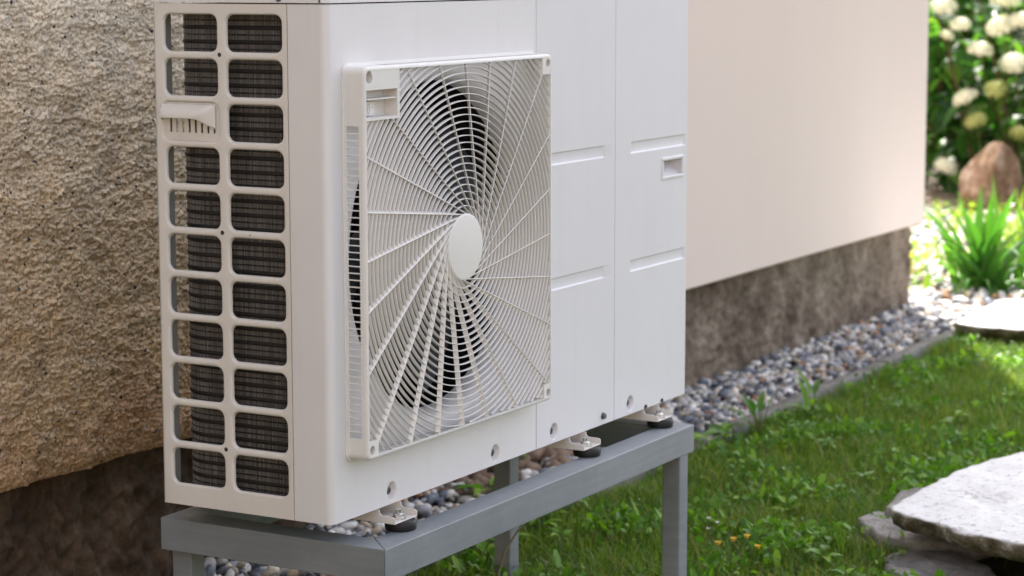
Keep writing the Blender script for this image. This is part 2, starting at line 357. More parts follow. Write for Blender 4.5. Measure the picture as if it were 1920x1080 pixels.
# ================================================================== SETTING
def grid_lines(*seg):
    out = []
    for a, b, st in seg: out.append(np.linspace(a, b, max(2, int(round((b-a)/st))+1)))
    return merge_lines(*out)
house = thing('house', 'house wall with rough brown render on the left and smooth cream render on the right', 'house', (1, 2, G))
def put(o): o.matrix_parent_inverse = Matrix.Translation(-o.parent.location); return o
def wall_sheet(name, xs, zs, y0, dfn, mat, endx=None, back=.10):
    X, Z = np.meshgrid(xs, zs); P = np.stack([X.ravel(), np.zeros(X.size), Z.ravel()], 1)
    D, DZ = dfn(P)
    V = np.stack([P[:, 0], y0-D, P[:, 2]+DZ], 1); nx, nz = len(xs), len(zs)
    i = np.arange(nx*nz).reshape(nz, nx); Q = np.stack([i[:-1, :-1], i[:-1, 1:], i[1:, 1:], i[1:, :-1]], -1).reshape(-1, 4)
    rim = np.concatenate([i[0], i[1:, -1], i[-1, -2::-1], i[-2:0:-1, 0]]); k = len(V); n = len(rim); a = np.arange(n)
    B = V[rim].copy(); B[:, 1] = y0+back; V = np.concatenate([V, V[rim], B])
    S = np.stack([k+a, k+n+a, k+n+(a+1) % n, k+(a+1) % n], 1)
    return put(link(name, mesh_np(name, V, [Q, S], True), mat, house))
def d_rough(P):
    Ps = P*[.75, 1, 1.2]; d = .0070*fbm(P, 8, 2)+.0036*fbm(Ps, 26, 2, .6)+.0030*fbm(Ps+5, 64, 2, .7)+.0030*fbm(P+3, 155, 2, .9)
    lip = np.exp(-(P[:, 2]+.072)/.012)                         # rounded lower lip
    d = d-.012*np.clip(lip, 0, 1)
    dz = np.where(P[:, 2] < -.068, .004*fbm(P*[1, 0, 0], 7, 3), 0)
    return d, dz
xs = grid_lines((-6, -1.4, .15), (-1.4, 0, .006), (0, .62, .0015), (.62, 1.4, .008)); zs = grid_lines((-.072, .72, .0015), (.72, 1.4, .008), (1.4, 4.6, .1))
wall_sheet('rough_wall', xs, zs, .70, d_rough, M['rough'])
def d_plinth(P):
    return .007*fbm(P, 8, 3)+.009*fbm(P, 34, 3, .65)+.003*np.abs(fbm(P, 120, 2)), np.zeros(len(P))
xs = grid_lines((-6, -1.4, .1), (-1.4, -.1, .012), (-.1, .7, .004), (.7, 4.17, .009)); zs = grid_lines((G-.1, -.05, .006))
wall_sheet('plinth', xs, zs, .732, d_plinth, M['plinth'], back=.2)
mb = MB(); mb.box((1.404, .70, -.0595), (4.205, 6, 4.6)); o = put(mb.build('smooth_wall', M['smooth'], house, bevel=.006))
mb = MB(); mb.box((-6, .80, -.09), (1.402, 6, 4.6)); mb.box((-5.9, .84, G-.1), (4.165, 5.9, -.0605)); put(mb.build('wall_core', M['plinth'], house))
mb = MB(); mb.prism([(.38, 4.6), (6.35, 4.6), (6.35, 4.72), (3.36, 6.7), (.38, 4.72)], 0, -6.2, 4.4); put(mb.build('roof', M['roof'], house))
# unseen wall added to bounce warm light, behind and left of the photographer
gw = thing('bounce_wall', 'added cream bounce wall with a coping, out of the frame behind the photographer', 'wall', (-6.5, -6, G))
M['bounce_cream'] = paint('cream_bounce_wall', (.60, .44, .29), .85, .05)  # warm cream for the added bounce wall
mb = MB(); mb.box((-6.7, -12, G-.1), (-6.5, -1.2, 2.4)); put_ = lambda o: put(o); put(mb.build('wall', M['bounce_cream'], gw))
mb = MB(); mb.box((-6.75, -12.05, 2.402), (-6.45, -1.15, 2.47)); put(mb.build('coping', M['kerb'], gw))
# ground
def sheet(name, x0, x1, y0, y1, z, mat, kind='structure'):
    o = link(name, mesh(name, [(x0, y0, z), (x1, y0, z), (x1, y1, z), (x0, y1, z)], [(0, 1, 2, 3)]), mat); o['kind'] = kind; return o
sheet('lawn', -60, 80, -80, 60, G-.012, M['soil'])
gb = sheet('gravel_bed', -6, 4.6, .462, .80, G-.004, M['gravelbase'])
bedx = np.linspace(4.05, 10.5, 60); bedy = np.linspace(.42, 4, 36)
X, Y = np.meshgrid(bedx, bedy); P = np.stack([X.ravel(), Y.ravel(), 0*X.ravel()], 1)
V = P.copy(); edge = np.minimum(1, (P[:, 1]-.42)/.15)*np.minimum(1, (P[:, 0]-4.05)/.15); V[:, 2] = G-.008+edge*(.012+.014*fbm(P, 2.2, 4))
i = np.arange(X.size).reshape(X.shape); Q = np.stack([i[:-1, :-1], i[:-1, 1:], i[1:, 1:], i[1:, :-1]], -1).reshape(-1, 4)
o = link('garden_bed', mesh_np('garden_bed', V, [Q], True), M['bedsoil']); o['kind'] = 'structure'

# pebbles ------------------------------------------------------------
def ico(sub):
    bm = bmesh.new(); bmesh.ops.create_icosphere(bm, subdivisions=sub, radius=1)
    V = np.array([v.co[:] for v in bm.verts]); F = np.array([[v.index for v in f.verts] for f in bm.faces]); bm.free(); return V, F
IV, IF = ico(2); IV1, IF1 = ico(1)
PV = []
for k in range(10):
    v = IV*(1+.20*fbm(IV+k*9.1, 1.1, 2)[:, None]); v = v*np.array([1, random.uniform(.62, .85), random.uniform(.45, .65)]); PV.append(v)
PV1 = [IV1*(1+.16*fbm(IV1+k*9.1, 1.1, 1)[:, None])*np.array([1, random.uniform(.62, .85), random.uniform(.45, .65)]) for k in range(10)]
def rots(n, tilt=.5):
    out = []
    for _ in range(n): out.append(np.array(Euler((rng.normal()*tilt, rng.normal()*tilt, rng.uniform(0, 6.28))).to_matrix()))
    return out
CAMP = np.array([-2.3647, -1.6074, .7052]); FWv = np.array(fw); RV = np.array(rr); UV = np.array(uu)
def px(p):
    d = np.asarray(p)-CAMP; z = d@FWv; return 960+4298.84*(d@RV)/z, 540-4298.84*(d@UV)/z, z
def pebbles(n, box, rad, zrng, mat, parent, singles, base_kind='stuff', name='loose_pebbles'):
    x0, x1, y0, y1 = box
    pos = np.stack([rng.uniform(x0, x1, n), rng.uniform(y0, y1, n), G+rng.uniform(*zrng, n)], 1)
    pos[:, 2] += .010*np.clip((pos[:, 1]-.62)/.1, 0, 1)
    rd = rng.uniform(rad[0], rad[1], n)**1.0; rt = rots(n)
    u, v, z = px(pos); size = rd/z*((u > 0) & (u < 1920) & (v > 0) & (v < 1080))
    # hidden behind the stand and the pump: the left part shows only in two small windows
    vis = (u > 1285) | ((v > 1035) & (u > 385) & (u < 720)) | ((u > 620) & (u < 1000) & (v < 1000)) | ((u > 1000) & (v > 860))
    order = np.argsort(-(size*vis)); single = set(order[:singles].tolist())
    mes = []
    if singles:
        for k in range(10):
            me = mesh_np('pebble', PV[k], [IF], True); me.materials.append(mat); mes.append(me)
    V = []; F = []; off = 0
    for i in range(n):
        if i in single:
            o = bpy.data.objects.new('pebble', mes[i % 10]); COL.objects.link(o); o.parent = parent
            o.matrix_world = Matrix.Translation(pos[i]) @ Matrix(rt[i].tolist()).to_4x4() @ Matrix.Scale(float(rd[i]), 4)
        else:
            v_ = (PV1[i % 10]*rd[i])@rt[i].T+pos[i]; V.append(v_); F.append(IF1+off); off += len(v_)
    return link(name, mesh_np(name, np.concatenate(V), [np.concatenate(F)], True), mat, parent, base_kind)
pebbles(7400, (-1.5, 4.22, .476, .735), (.0085, .0185), (-.002, .020), M['pebble'], gb, 295)
o = pebbles(5200, (4.1, 6.9, .46, 2.0), (.009, .024), (.0, .016), M['pebble_pale'], None, 0, name='bed_gravel')
o['label'] = 'pale sunlit gravel and stones scattered in the garden bed'
# edging kerb
kerb = thing('edging_kerb', 'low weathered concrete edging strip between gravel bed and lawn', 'kerb', (2, .45, G))
xk = -1.82
for ln_ in (1.02, 1.0, 1.02, 1.0, .98, .99):
    x1 = min(xk+ln_, 4.12); a = np.linspace(xk+.004, x1-.004, 40); off = fbm(np.stack([a, 0*a, 0*a], 1), 1.5, 3)*.006
    lift = fbm(np.stack([a, 0*a+3, 0*a], 1), 5, 3)*.004; yk = .452+np.interp(a, [.2, 3, 4.12], [0, 0, .012])
    V = []; F = []
    for j, (xx, oy, lz, yy) in enumerate(zip(a, off, lift, yk)):
        V += [(xx, yy-.020+oy, G-.03), (xx, yy-.020+oy, G+.020+lz), (xx, yy-.014+oy, G+.026+lz), (xx, yy+.014+oy, G+.026+lz), (xx, yy+.020+oy, G+.018+lz), (xx, yy+.020+oy, G-.03)]
        if j:
            for q in range(5): F.append(((j-1)*6+q, (j-1)*6+q+1, j*6+q+1, j*6+q))
    F += [tuple(range(6)), tuple(range(len(V)-6, len(V)))[::-1]]
    put(link('edging_stone', mesh('edging_stone', V, F, True), M['kerb'], kerb)); xk = x1

# ================================================================== HEAT PUMP
W, H, D = 1.05, .659, .2717; YS, S1, S2 = .0587, .535, .7867
hp = thing('heat_pump', 'large white heat pump outdoor unit with round fan grille standing on the grey frame', 'heat pump')
GX0, GX1, GZ0, GZ1, GY = .0351, .5259, .0795, .5816, -.0319
FC = (.2822, .3295)
def dimples(pts, r=.0124, d=.0090):
    def f(X, Z):
        s = 0*X
        for x, z in pts: s = np.maximum(s, d*sstep((1-np.hypot(X-x, (Z-z)*.98)/r)*3.4))
        return s
    return f
def beads(bl, dep=.0018, hw=.0068, sl=.0028):
    def f(X, Z):
        s = 0*X
        for x0, x1, z in bl: s = np.maximum(s, dep*sstep(np.minimum((hw+sl-np.abs(Z-z))/sl, np.minimum(X-x0, x1-X)/sl)))
        return s
    return f
def fine(c, r, st=.0009): return np.arange(c-r, c+r+st, st)
def bead_lines(zs): return np.concatenate([np.array([z-.0100, z-.0096, z-.0088, z-.0082, z-.0074, z-.0068, z+.0068, z+.0074, z+.0082, z+.0088, z+.0096, z+.01]) for z in zs])
DIM = [(.1408, .0172), (.415, .0170), (.590, .0173), (.8435, .0176)]
# left casing: corner strip + front with fan opening, in one mesh
mb = MB()
rc = .011; prof = [(0, YS-.0004), (.0, YS-.0004), (0, rc)]+[(rc-rc*math.cos(a), rc-rc*math.sin(a)) for a in np.linspace(0, math.pi/2, 9)]
prof = prof[1:2]+prof[3:]
V = []; F = []
for z in (0, H): V += [(x, y, z) for x, y in prof]
n = len(prof); F = [(i, i+1, n+i+1, n+i) for i in range(n-1)]
V += [(.02, 0, 0), (.02, 0, H)]; F.append((n-1, 2*n, 2*n+1, 2*n-1))
V += [(.010, YS+.0008-.0012, 0), (.010, YS+.0008-.0012, H)]; F.append((0, n, 2*n+3, 2*n+2))
mb.add(V, F)
# top band and side bands round the circle
mb.add([(.02, 0, GZ1-.006), (S1-.0008, 0, GZ1-.006), (S1-.0008, 0, H), (.02, 0, H)], [(0, 1, 2, 3)])
mb.add([(S1-.0008, 0, 0), (S1-.0008, 0, H), (S1-.0008, .012, H), (S1-.0008, .012, 0)], [(0, 1, 2, 3)])
NQ = 96; rect = (.02, S1-.0008, .062, GZ1-.006); RH = .2405
def rad_rect(a):
    c, s = math.cos(a), math.sin(a); t = 9
    if c > 1e-9: t = min(t, (rect[1]-FC[0])/c)
    if c < -1e-9: t = min(t, (rect[0]-FC[0])/c)
    if s > 1e-9: t = min(t, (rect[3]-FC[1])/s)
    if s < -1e-9: t = min(t, (rect[2]-FC[1])/s)
    return t
angs = sorted(set([2*math.pi*k/NQ for k in range(NQ)]+[math.atan2(z-FC[1], x-FC[0]) % (2*math.pi) for x in rect[:2] for z in rect[2:]]))
V = []; rings = [(None, 0), (RH, 0), (RH-.004, .0012), (RH-.010, .006), (RH-.015, .014), (RH-.017, .026), (RH-.016, .034)]
for rr_, yy in rings:
    for a in angs:
        q = rad_rect(a) if rr_ is None else min(rr_, rad_rect(a)-.001 if yy == 0 else 9); V.append((FC[0]+q*math.cos(a), yy, FC[1]+q*math.sin(a)))
n = len(angs); F = [(r*n+i, r*n+(i+1) % n, (r+1)*n+(i+1) % n, (r+1)*n+i) for r in range(len(rings)-1) for i in range(n)]
mb.add(V, F)
o = mb.build('front_casing', M['white'], hp); o.data.polygons.foreach_set('use_smooth', [True]*len(o.data.polygons)); o.data.set_sharp_from_angle(angle=R(35))
hf_panel('lower_front_strip', merge_lines([.02, S1-.0008], fine(.1408, .0135), fine(.415, .0135)), merge_lines([0, .062], fine(.0171, .0135)), dimples(DIM[:2]), M['white'], hp)
hf_panel('centre_panel', merge_lines([S1+.0008, S2-.0008], fine(.590, .0135), [.56, .5614, .5628, .7476, .749, .7504]), merge_lines([0, H], fine(.0173, .0135), bead_lines([.425, .239])),
         lambda X, Z: dimples([DIM[2]])(X, Z)+beads([(.5595, .7505, .425), (.5595, .7505, .239)])(X, Z), M['panel'], hp)
HX0, HX1, HZ0, HZ1 = .9505, 1.0315, .3645, .4005
rp = hf_panel('right_panel', merge_lines([S2+.0008, W-.006], fine(.8435, .0135), fine(.8985, .008, .001), fine(.9585, .008, .001), [.8405, .8419, .8433, 1.0346, 1.036, 1.0374, HX0+.003, HX1-.003]),
         merge_lines([H], fine(.0176, .0135), fine(.004, .004, .001), bead_lines([.4243, .2375]), [HZ0+.003, HZ1-.003]),
         lambda X, Z: dimples([DIM[3]])(X, Z)+beads([(.840, 1.038, .4243), (.840, 1.038, .2375)])(X, Z), M['panel'], hp,
         skip=lambda x, z: ((x > HX0+.003) & (x < HX1-.003) & (z > HZ0+.003) & (z < HZ1-.003)) | (np.hypot(x-.8985, z) < .0065) | (np.hypot(x-.9585, z) < .0065))
mb = MB(); pr = [(W-.006+.006*math.sin(a), .006-.006*math.cos(a)) for a in np.linspace(0, math.pi/2, 6)]+[(W, D), (W-.008, D), (W-.008, .008), (W-.006, .004)]
mb.prism(pr, 2, 0, H); mb.build('right_side_panel', M['panel'], hp, smooth=True)
# recessed pull on the right panel
mb = MB(); b_ = .0055; yo = -.0022
for (a, b) in (((HX0, yo, HZ0), (HX1, .004, HZ0+b_)), ((HX0, yo, HZ1-b_), (HX1, .004, HZ1)), ((HX0, yo, HZ0+b_+.0001), (HX0+b_, .004, HZ1-b_-.0001)), ((HX1-b_, yo, HZ0+b_+.0001), (HX1, .004, HZ1-b_-.0001))): mb.box(a, b)
pull = mb.build('recessed_pull', M['white'], hp, bevel=.0015)
mb = MB(); x0, x1, z0, z1 = HX0+.004, HX1-.004, HZ0+.004, HZ1-.004
mb.add([(x0, .003, z0), (x1, .003, z0), (x1, .030, z1-.004), (x0, .030, z1-.004), (x0, .003, z1), (x1, .003, z1), (x1, .030, z1), (x0, .030, z1)],
       [(0, 1, 2, 3), (3, 2, 6, 7), (7, 6, 5, 4), (0, 3, 7, 4), (1, 5, 6, 2)])
mb.build('pull_cup', M['white'], pull)
# screws in the dimples and the bolt
for (x, z) in DIM:
    mb = MB(); mb.lathe([(.0058, .010), (.0058, .0062), (.0050, .0048), (.0035, .0042), (.0032, .0055), (.0012, .0056)], (x-.0002, 0, z), 1, 16)
    mb.build('screw', M['screw'], hp, smooth=True)
mb = MB(); mb.lathe([(.0062, .001), (.0062, -.001), (.0045, -.0012), (.0045, -.0048), (.0015, -.0054)], (.7485, 0, .0135), 1, 6); mb.build('hexagon_bolt', M['screw'], hp)
# cover
mb = MB()
pr = [(-.001, D+.001), (-.001, .008)]+[(.0105-.0115*math.cos(a), .0105-.0115*math.sin(a)) for a in np.linspace(0, math.pi/2, 8)]+[(W+.001, -.001), (W+.001, D+.001)]
mb.prism(pr, 2, H+.0016, H+.034); mb.build('top_cover', M['white'], hp, bevel=.002)
mb = MB(); mb.lathe([(.0045, .001), (.0045, -.0012), (.003, -.0018)], (-.001, .0705, H+.0075), 0, 14); mb.build('screw', M['screw'], hp, smooth=True)
# inner box, base pan, divider
mb = MB(); mb.box((.545, .013, .004), (.552, D-.03, H)); mb.box((.552, D-.006, .004), (W-.009, D, H)); mb.box((.014, .230, .004), (.05, .2305, .008))
mb.box((.552, .040, .004), (W-.009, .042, H)); mb.box((.0105, .0545, .004), (.0125, .0625, H))
mb.build('inner_partition', M['pump_shade'], hp, kind='stuff')
mb = MB(); mb.box((.006, .013, -.0005), (W-.009, D-.002, .0038)); mb.build('base_pan', M['white'], hp)
mb = MB(); mb.box((.004, .010, H-.006), (W-.009, D-.004, H-.001)); mb.build('roof_pan', M['pump_shade'], hp)
# ---- side grille, plane x=0, two columns of rounded openings
YH = [(.0686, .1544), (.1692, .2538)]       # opening ranges in y
rows = [(.0267, .0777), (.0847, .1354), (.1431, .1921), (.2004, .2491), (.2567, .3058), (.3148, .3622), (.3718, .4190), (.4285, .4747), (.4862, .5315), (.5430, .5880), (.5994, .6441)]
rows = [(c-.0236, c+.0236) for c in np.linspace(.0522, .6217, 11)]
def rrect(y0, y1, z0, z1, r, k=5):
    P = []
    for cy, cz, a0 in ((y1-r, z1-r, 0), (y0+r, z1-r, 90), (y0+r, z0+r, 180), (y1-r, z0+r, 270)):
        for a in np.linspace(a0, a0+90, k): P.append((cy+r*math.cos(R(a)), cz+r*math.sin(R(a))))
    return P
mb = MB(); zb = [0]+[(rows[i][1]+rows[i+1][0])/2 for i in range(10)]+[H]; yb = [YS+.0008, (YH[0][1]+YH[1][0])/2, D-.006]
SENS = (1, 8)
for ci in (0, 1):
    for ri in range(11):
        y0, y1 = YH[ci]; z0, z1 = rows[ri]; Y0, Y1, Z0, Z1 = yb[ci], yb[ci+1], zb[ri], zb[ri+1]
        if (ci, ri) == SENS: y0 -= .0015; y1 += .0045; z0 -= .001; z1 += .001
        lp = rrect(y0-.0028, y1+.0028, z0-.0028, z1+.0028, .0125); cy, cz = (y0+y1)/2, (z0+z1)/2; out = []
        for k, (y, z) in enumerate(lp):
            q = k//5
            cor = [(Y1, Z1), (Y0, Z1), (Y0, Z0), (Y1, Z0)][q]; t = (k % 5)/4
            # spread: corner arc points fan out to the cell corner sides
            s0 = [(Y1, z), (y, Z1), (Y0, z), (y, Z0)][q]
            out.append({0: [(Y1, z), cor, (y, Z1)], 1: [(y, Z1), cor, (Y0, z)], 2: [(Y0, z), cor, (y, Z0)], 3: [(y, Z0), cor, (Y1, z)]}[q][0 if t < .3 else (1 if t < .7 else 2)])
        l2 = rrect(y0-.0012, y1+.0012, z0-.0012, z1+.0012, .0112); l3 = rrect(y0, y1, z0, z1, .010)
        n = len(lp); V = [(0, y, z) for y, z in out]+[(0, y, z) for y, z in lp]+[(.0009, y, z) for y, z in l2]+[(.0032, y, z) for y, z in l3]+[(.0052, y, z) for y, z in l3]
        last = 3 if (ci, ri) != SENS else 3
        mb.add(V, [(r*n+i, r*n+(i+1) % n, (r+1)*n+(i+1) % n, (r+1)*n+i) for r in range(last+1) for i in range(n)])
# rear rounded corner and return flange
pr = [(0, D-.006)]+[(.006-.006*math.cos(a), D-.006+.006*math.sin(a)) for a in np.linspace(0, math.pi/2, 6)]+[(.010, D)]
V = [(x, y, z) for z in (0, H) for x, y in pr]; n = len(pr); mb.add(V, [(i, i+1, n+i+1, n+i) for i in range(n-1)])
mb.add([(.0002, YS+.0009, .0005), (.0002, YS+.0009, H-.0005), (.01, YS+.0009, H-.0005), (.01, YS+.0009, .0005)], [(0, 1, 2, 3)])
me = mesh('side_grille', mb.v, mb.f); bm = bmesh.new(); bm.from_mesh(me); bmesh.ops.remove_doubles(bm, verts=bm.verts[:], dist=1e-6)
bmesh.ops.dissolve_degenerate(bm, dist=1e-6, edges=bm.edges[:]); bmesh.ops.recalc_face_normals(bm, faces=bm.faces[:]); bm.to_mesh(me); bm.free()
me.polygons.foreach_set('use_smooth', [True]*len(me.polygons)); me.set_sharp_from_angle(angle=R(60))
sg = weighted(link('side_grille', me, M['ivory'], hp))
for (y, z) in ((.1643, .5945), (.1650, .3665), (.1657, .0820)):
    m2 = MB(); m2.lathe([(.0029, .004), (.0029, -.0002)], (0, y, z), 0, 14); m2.build('screw_hole', M['pump_shade'], sg)  # dark discs, the shade of the holes painted on
m2 = MB(); m2.lathe([(.0009, .0005), (.0007, -.0004)], (0, .1213, .3655), 0, 7); m2.lathe([(.0006, .0005), (.0005, -.0003)], (0, .1200, .3675), 0, 7); m2.lathe([(.0005, .0005), (.0004, -.0003)], (0, .1222, .3640), 0, 7); m2.build('mud_speck', M['boulder'], sg, kind='stuff')
m2 = MB(); m2.box((.0005, D-.0045, .002), (.034, D-.003, H-.002)); m2.build('rear_flange', M['flange'], sg)
# sensor hood in the third opening of the rear column
y0, y1 = YH[1][0]-.0015, YH[1][1]+.0045; z0, z1 = rows[8][0]-.001, rows[8][1]+.001
m2 = MB(); l3 = rrect(y0, y1, z0, z1, .010); n = len(l3)
slots = []; ys_ = np.linspace(y0+.0085, y1-.0125, 8)
X0 = .0022
# backing plate with 8 slots: horizontal bands and bars
zsl0, zsl1 = z0+.0105, z0+.0300
m2.box((X0, y0, z0), (X0+.0015, y1, zsl0)); m2.box((X0, y0, zsl1), (X0+.0015, y1, z1))
edges = [y0]+[v for c in ys_ for v in (c-.0017, c+.0017)]+[y1]
for k in range(0, len(edges), 2): m2.box((X0, edges[k], zsl0+.00005), (X0+.0015, edges[k+1], zsl1-.00005))
hood = m2.build('sensor_cover', M['ivory'], sg)
m2 = MB(); NY, NZ = 26, 18; V = []
ha, hb, hz0, hz1 = y0+.0045, y1+.0010, z0+.0295, z1-.0025
for j in range(NZ+1):
    t = j/NZ; z = hz1+(hz0-hz1)*t
    for i in range(NY+1):
        s = i/NY; y = ha+(hb-ha)*s
        e = min(s*(hb-ha), (1-s)*(hb-ha)); wid = (.005+.021*t) if s < .5 else (.004+.008*t); k = float(sstep(np.array(e/wid)))
        drop = (1-k)*.0125*t**2 if s < .5 else (1-k)*.003*t
        V.append((-.0008-k*(.002+.0120*math.sin(min(1, t*1.15)*math.pi/2)), y, z-drop))
F = [(j*(NY+1)+i, j*(NY+1)+i+1, (j+1)*(NY+1)+i+1, (j+1)*(NY+1)+i) for j in range(NZ) for i in range(NY)]
m2.add(V, F); hd = m2.build('hood', M['ivory'], sg, smooth=True)
md = hd.modifiers.new('thick', 'SOLIDIFY'); md.thickness = .0014; md.offset = 0; 
m2 = MB(); m2.lathe([(.003, .001), (.003, .012)], (.006, ys_[1]+.001, zsl0+.006), 0, 8); m2.lathe([(.003, .001), (.003, .012)], (.006, ys_[2], zsl0+.006), 0, 8); m2.build('sensor_bulb', M['zinc'], sg)
# ---- heat exchanger coil
coil = bpy.data.objects.new('heat_exchanger', None); COL.objects.link(coil); coil.parent = hp
xc, ya, yc, ra, dep = .024, .045, .213, .053, .030
def cpath(s, off=0.):
    """point and outward normal along the coil path at length s"""
    l1 = yc-ya; l2 = ra*math.pi/2
    if s < l1: return (xc+off, ya+s), (-1, 0)
    if s < l1+l2:
        a = (s-l1)/ra; c = (xc+ra, yc); nx, ny = -math.cos(a), math.sin(a); return (c[0]+nx*(ra-off), c[1]+ny*(ra-off)), (nx, ny)
    t = s-l1-l2; return (xc+ra+t, yc+ra-off), (0, 1)
Lmax = (yc-ya)+ra*math.pi/2+.44
V = []; Q = []; ss = list(np.arange(.001, (yc-ya)+ra*math.pi/2+.03, .0027))+list(np.arange((yc-ya)+ra*math.pi/2+.03, Lmax, .008))
for s in ss:
    (xa, ya_), _ = cpath(s); (xb, yb_), _ = cpath(s, dep); (tx, ty) = (-(yb_-ya_), xb-xa); l = math.hypot(tx, ty); tx, ty = tx/l*.00036, ty/l*.00036
    jx = rng.normal()*.0002; k = len(V)
    for z in (.006, H-.012):
        V += [(xa-tx+jx, ya_-ty, z), (xa+tx+jx, ya_+ty, z), (xb+tx, yb_+ty, z), (xb-tx, yb_-ty, z)]
    Q += [(k, k+1, k+5, k+4), (k+1, k+2, k+6, k+5), (k+3, k, k+4, k+7)]
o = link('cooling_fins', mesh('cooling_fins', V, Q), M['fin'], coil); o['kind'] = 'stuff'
# tubes, one object for each row
path = [cpath(s, .0010)[0] for s in np.linspace(.0, Lmax, 60)]
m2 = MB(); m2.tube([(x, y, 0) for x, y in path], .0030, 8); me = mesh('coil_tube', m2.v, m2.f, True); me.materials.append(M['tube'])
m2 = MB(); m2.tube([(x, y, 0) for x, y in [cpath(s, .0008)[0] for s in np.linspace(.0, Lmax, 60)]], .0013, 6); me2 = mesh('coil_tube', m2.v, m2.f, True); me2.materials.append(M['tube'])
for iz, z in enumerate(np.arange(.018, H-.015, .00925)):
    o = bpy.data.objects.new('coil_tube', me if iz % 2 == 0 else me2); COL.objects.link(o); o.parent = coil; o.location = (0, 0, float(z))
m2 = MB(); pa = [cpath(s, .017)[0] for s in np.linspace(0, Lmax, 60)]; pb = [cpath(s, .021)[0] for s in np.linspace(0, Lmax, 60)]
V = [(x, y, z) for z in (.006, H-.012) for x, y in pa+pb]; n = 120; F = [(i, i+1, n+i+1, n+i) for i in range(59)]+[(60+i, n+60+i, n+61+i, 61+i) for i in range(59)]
m2.add(V, F); m2.build('coil_blackout', M['core'], coil)  # black sheet added so no light leaks through the fins
# ---- fan
fan = bpy.data.objects.new('fan', None); COL.objects.link(fan); fan.parent = hp; fan.location = (FC[0], .066, FC[1])
m2 = MB(); m2.lathe([(.060, .05), (.062, -.005), (.055, -.018), (.02, -.022)], (0, 0, 0), 1, 32); m2.build('fan_hub', M['fan'], fan, smooth=True)
def blade():
    V = []; NR, NA = 10, 12
    for i in range(NR+1):
        t = i/NR; r = .058+.152*t; a0 = -.12+.55*t**1.5; span = .95+.35*t
        for j in range(NA+1):
            s = j/NA; a = a0+span*s; V.append((r*math.cos(a), -.022+.05*s+.01*math.sin(s*math.pi), r*math.sin(a)))
    return mesh('fan_blade', V, [(i*(NA+1)+j, i*(NA+1)+j+1, (i+1)*(NA+1)+j+1, (i+1)*(NA+1)+j) for i in range(NR) for j in range(NA)], True)
bme = blade(); bme.materials.append(M['fan'])
for k in range(4):
    o = bpy.data.objects.new('fan_blade', bme); COL.objects.link(o); o.parent = fan; o.rotation_euler = (0, R(90*k+22), 0)
# motor bracket behind
m2 = MB(); m2.box((-.02, .055, -.31), (-.004, .060, .31)); m2.box((.02, .055, -.31), (.036, .060, .31)); m2.build('motor_bracket', M['pump_shade'], fan)
# ---- fan grille
m2 = MB(); gy = GY; bo = .0058; bt = .0048   # border widths
IX0, IX1, IZ0, IZ1 = GX0+bo, GX1-.0042, GZ0+.0075, GZ1-.0055
t_ = .0022
zslot0, zslot1 = .1086, .507
def frame_side(x, s):    # left / right side wall, s=+1 inner direction
    xa, xb = (x, x+s*t_) if s > 0 else (x+s*t_, x)
    m2.box((xa, gy+.0003, GZ0+.0002), (xb, -.0005, zslot0)); m2.box((xa, gy+.0003, zslot1), (xb, -.0005, GZ1-.0002))
    m2.box((xa, gy+.0003, zslot0+.0001), (xb, -.0229, zslot1-.0001)); m2.box((xa, -.0030, zslot0+.0001), (xb, -.0005, zslot1-.0001))
# front border
def front_border():
    m2.box((GX0, gy, GZ0), (IX0, gy+.0028, GZ1)); m2.box((IX1, gy, GZ0), (GX1, gy+.0028, GZ1))
    m2.box((IX0+.0001, gy, GZ0), (IX1-.0001, gy+.0028, IZ0)); m2.box((IX0+.0001, gy, IZ1), (IX1-.0001, gy+.0028, GZ1))
# rounded frame shell built by sweeping a profile round the rectangle
prof = [(-.0036, -.0002), (-.0036, -.0018), (-.0030, -.0024), (0, -.0028), (0, gy+.0040), (.0007, gy+.0016), (.0018, gy+.0005), (.0036, gy), (.0050, gy), (.0052, gy+.003), (.0052, gy+.010)]
# offset (inwards) and y; side slots are cut on left and top by leaving that part out
def sweep(x0, x1, z0, z1, prof, rad=.012, k=6):
    V = []; 
    loops = []
    for off, y in prof:
        loops.append([(p[0], y, p[1]) for p in rrect(x0+off, x1-off, z0+off, z1-off, max(rad-off*.6 if off < .004 else .0012, .0008), k)])
    n = len(loops[0]); V = [p for l in loops for p in l]
    F = [(r*n+i, r*n+(i+1) % n, (r+1)*n+(i+1) % n, (r+1)*n+i) for r in range(len(loops)-1) for i in range(n)]
    return V, F, n
V, F, n = sweep(GX0, GX1, GZ0, GZ1, prof, .009)
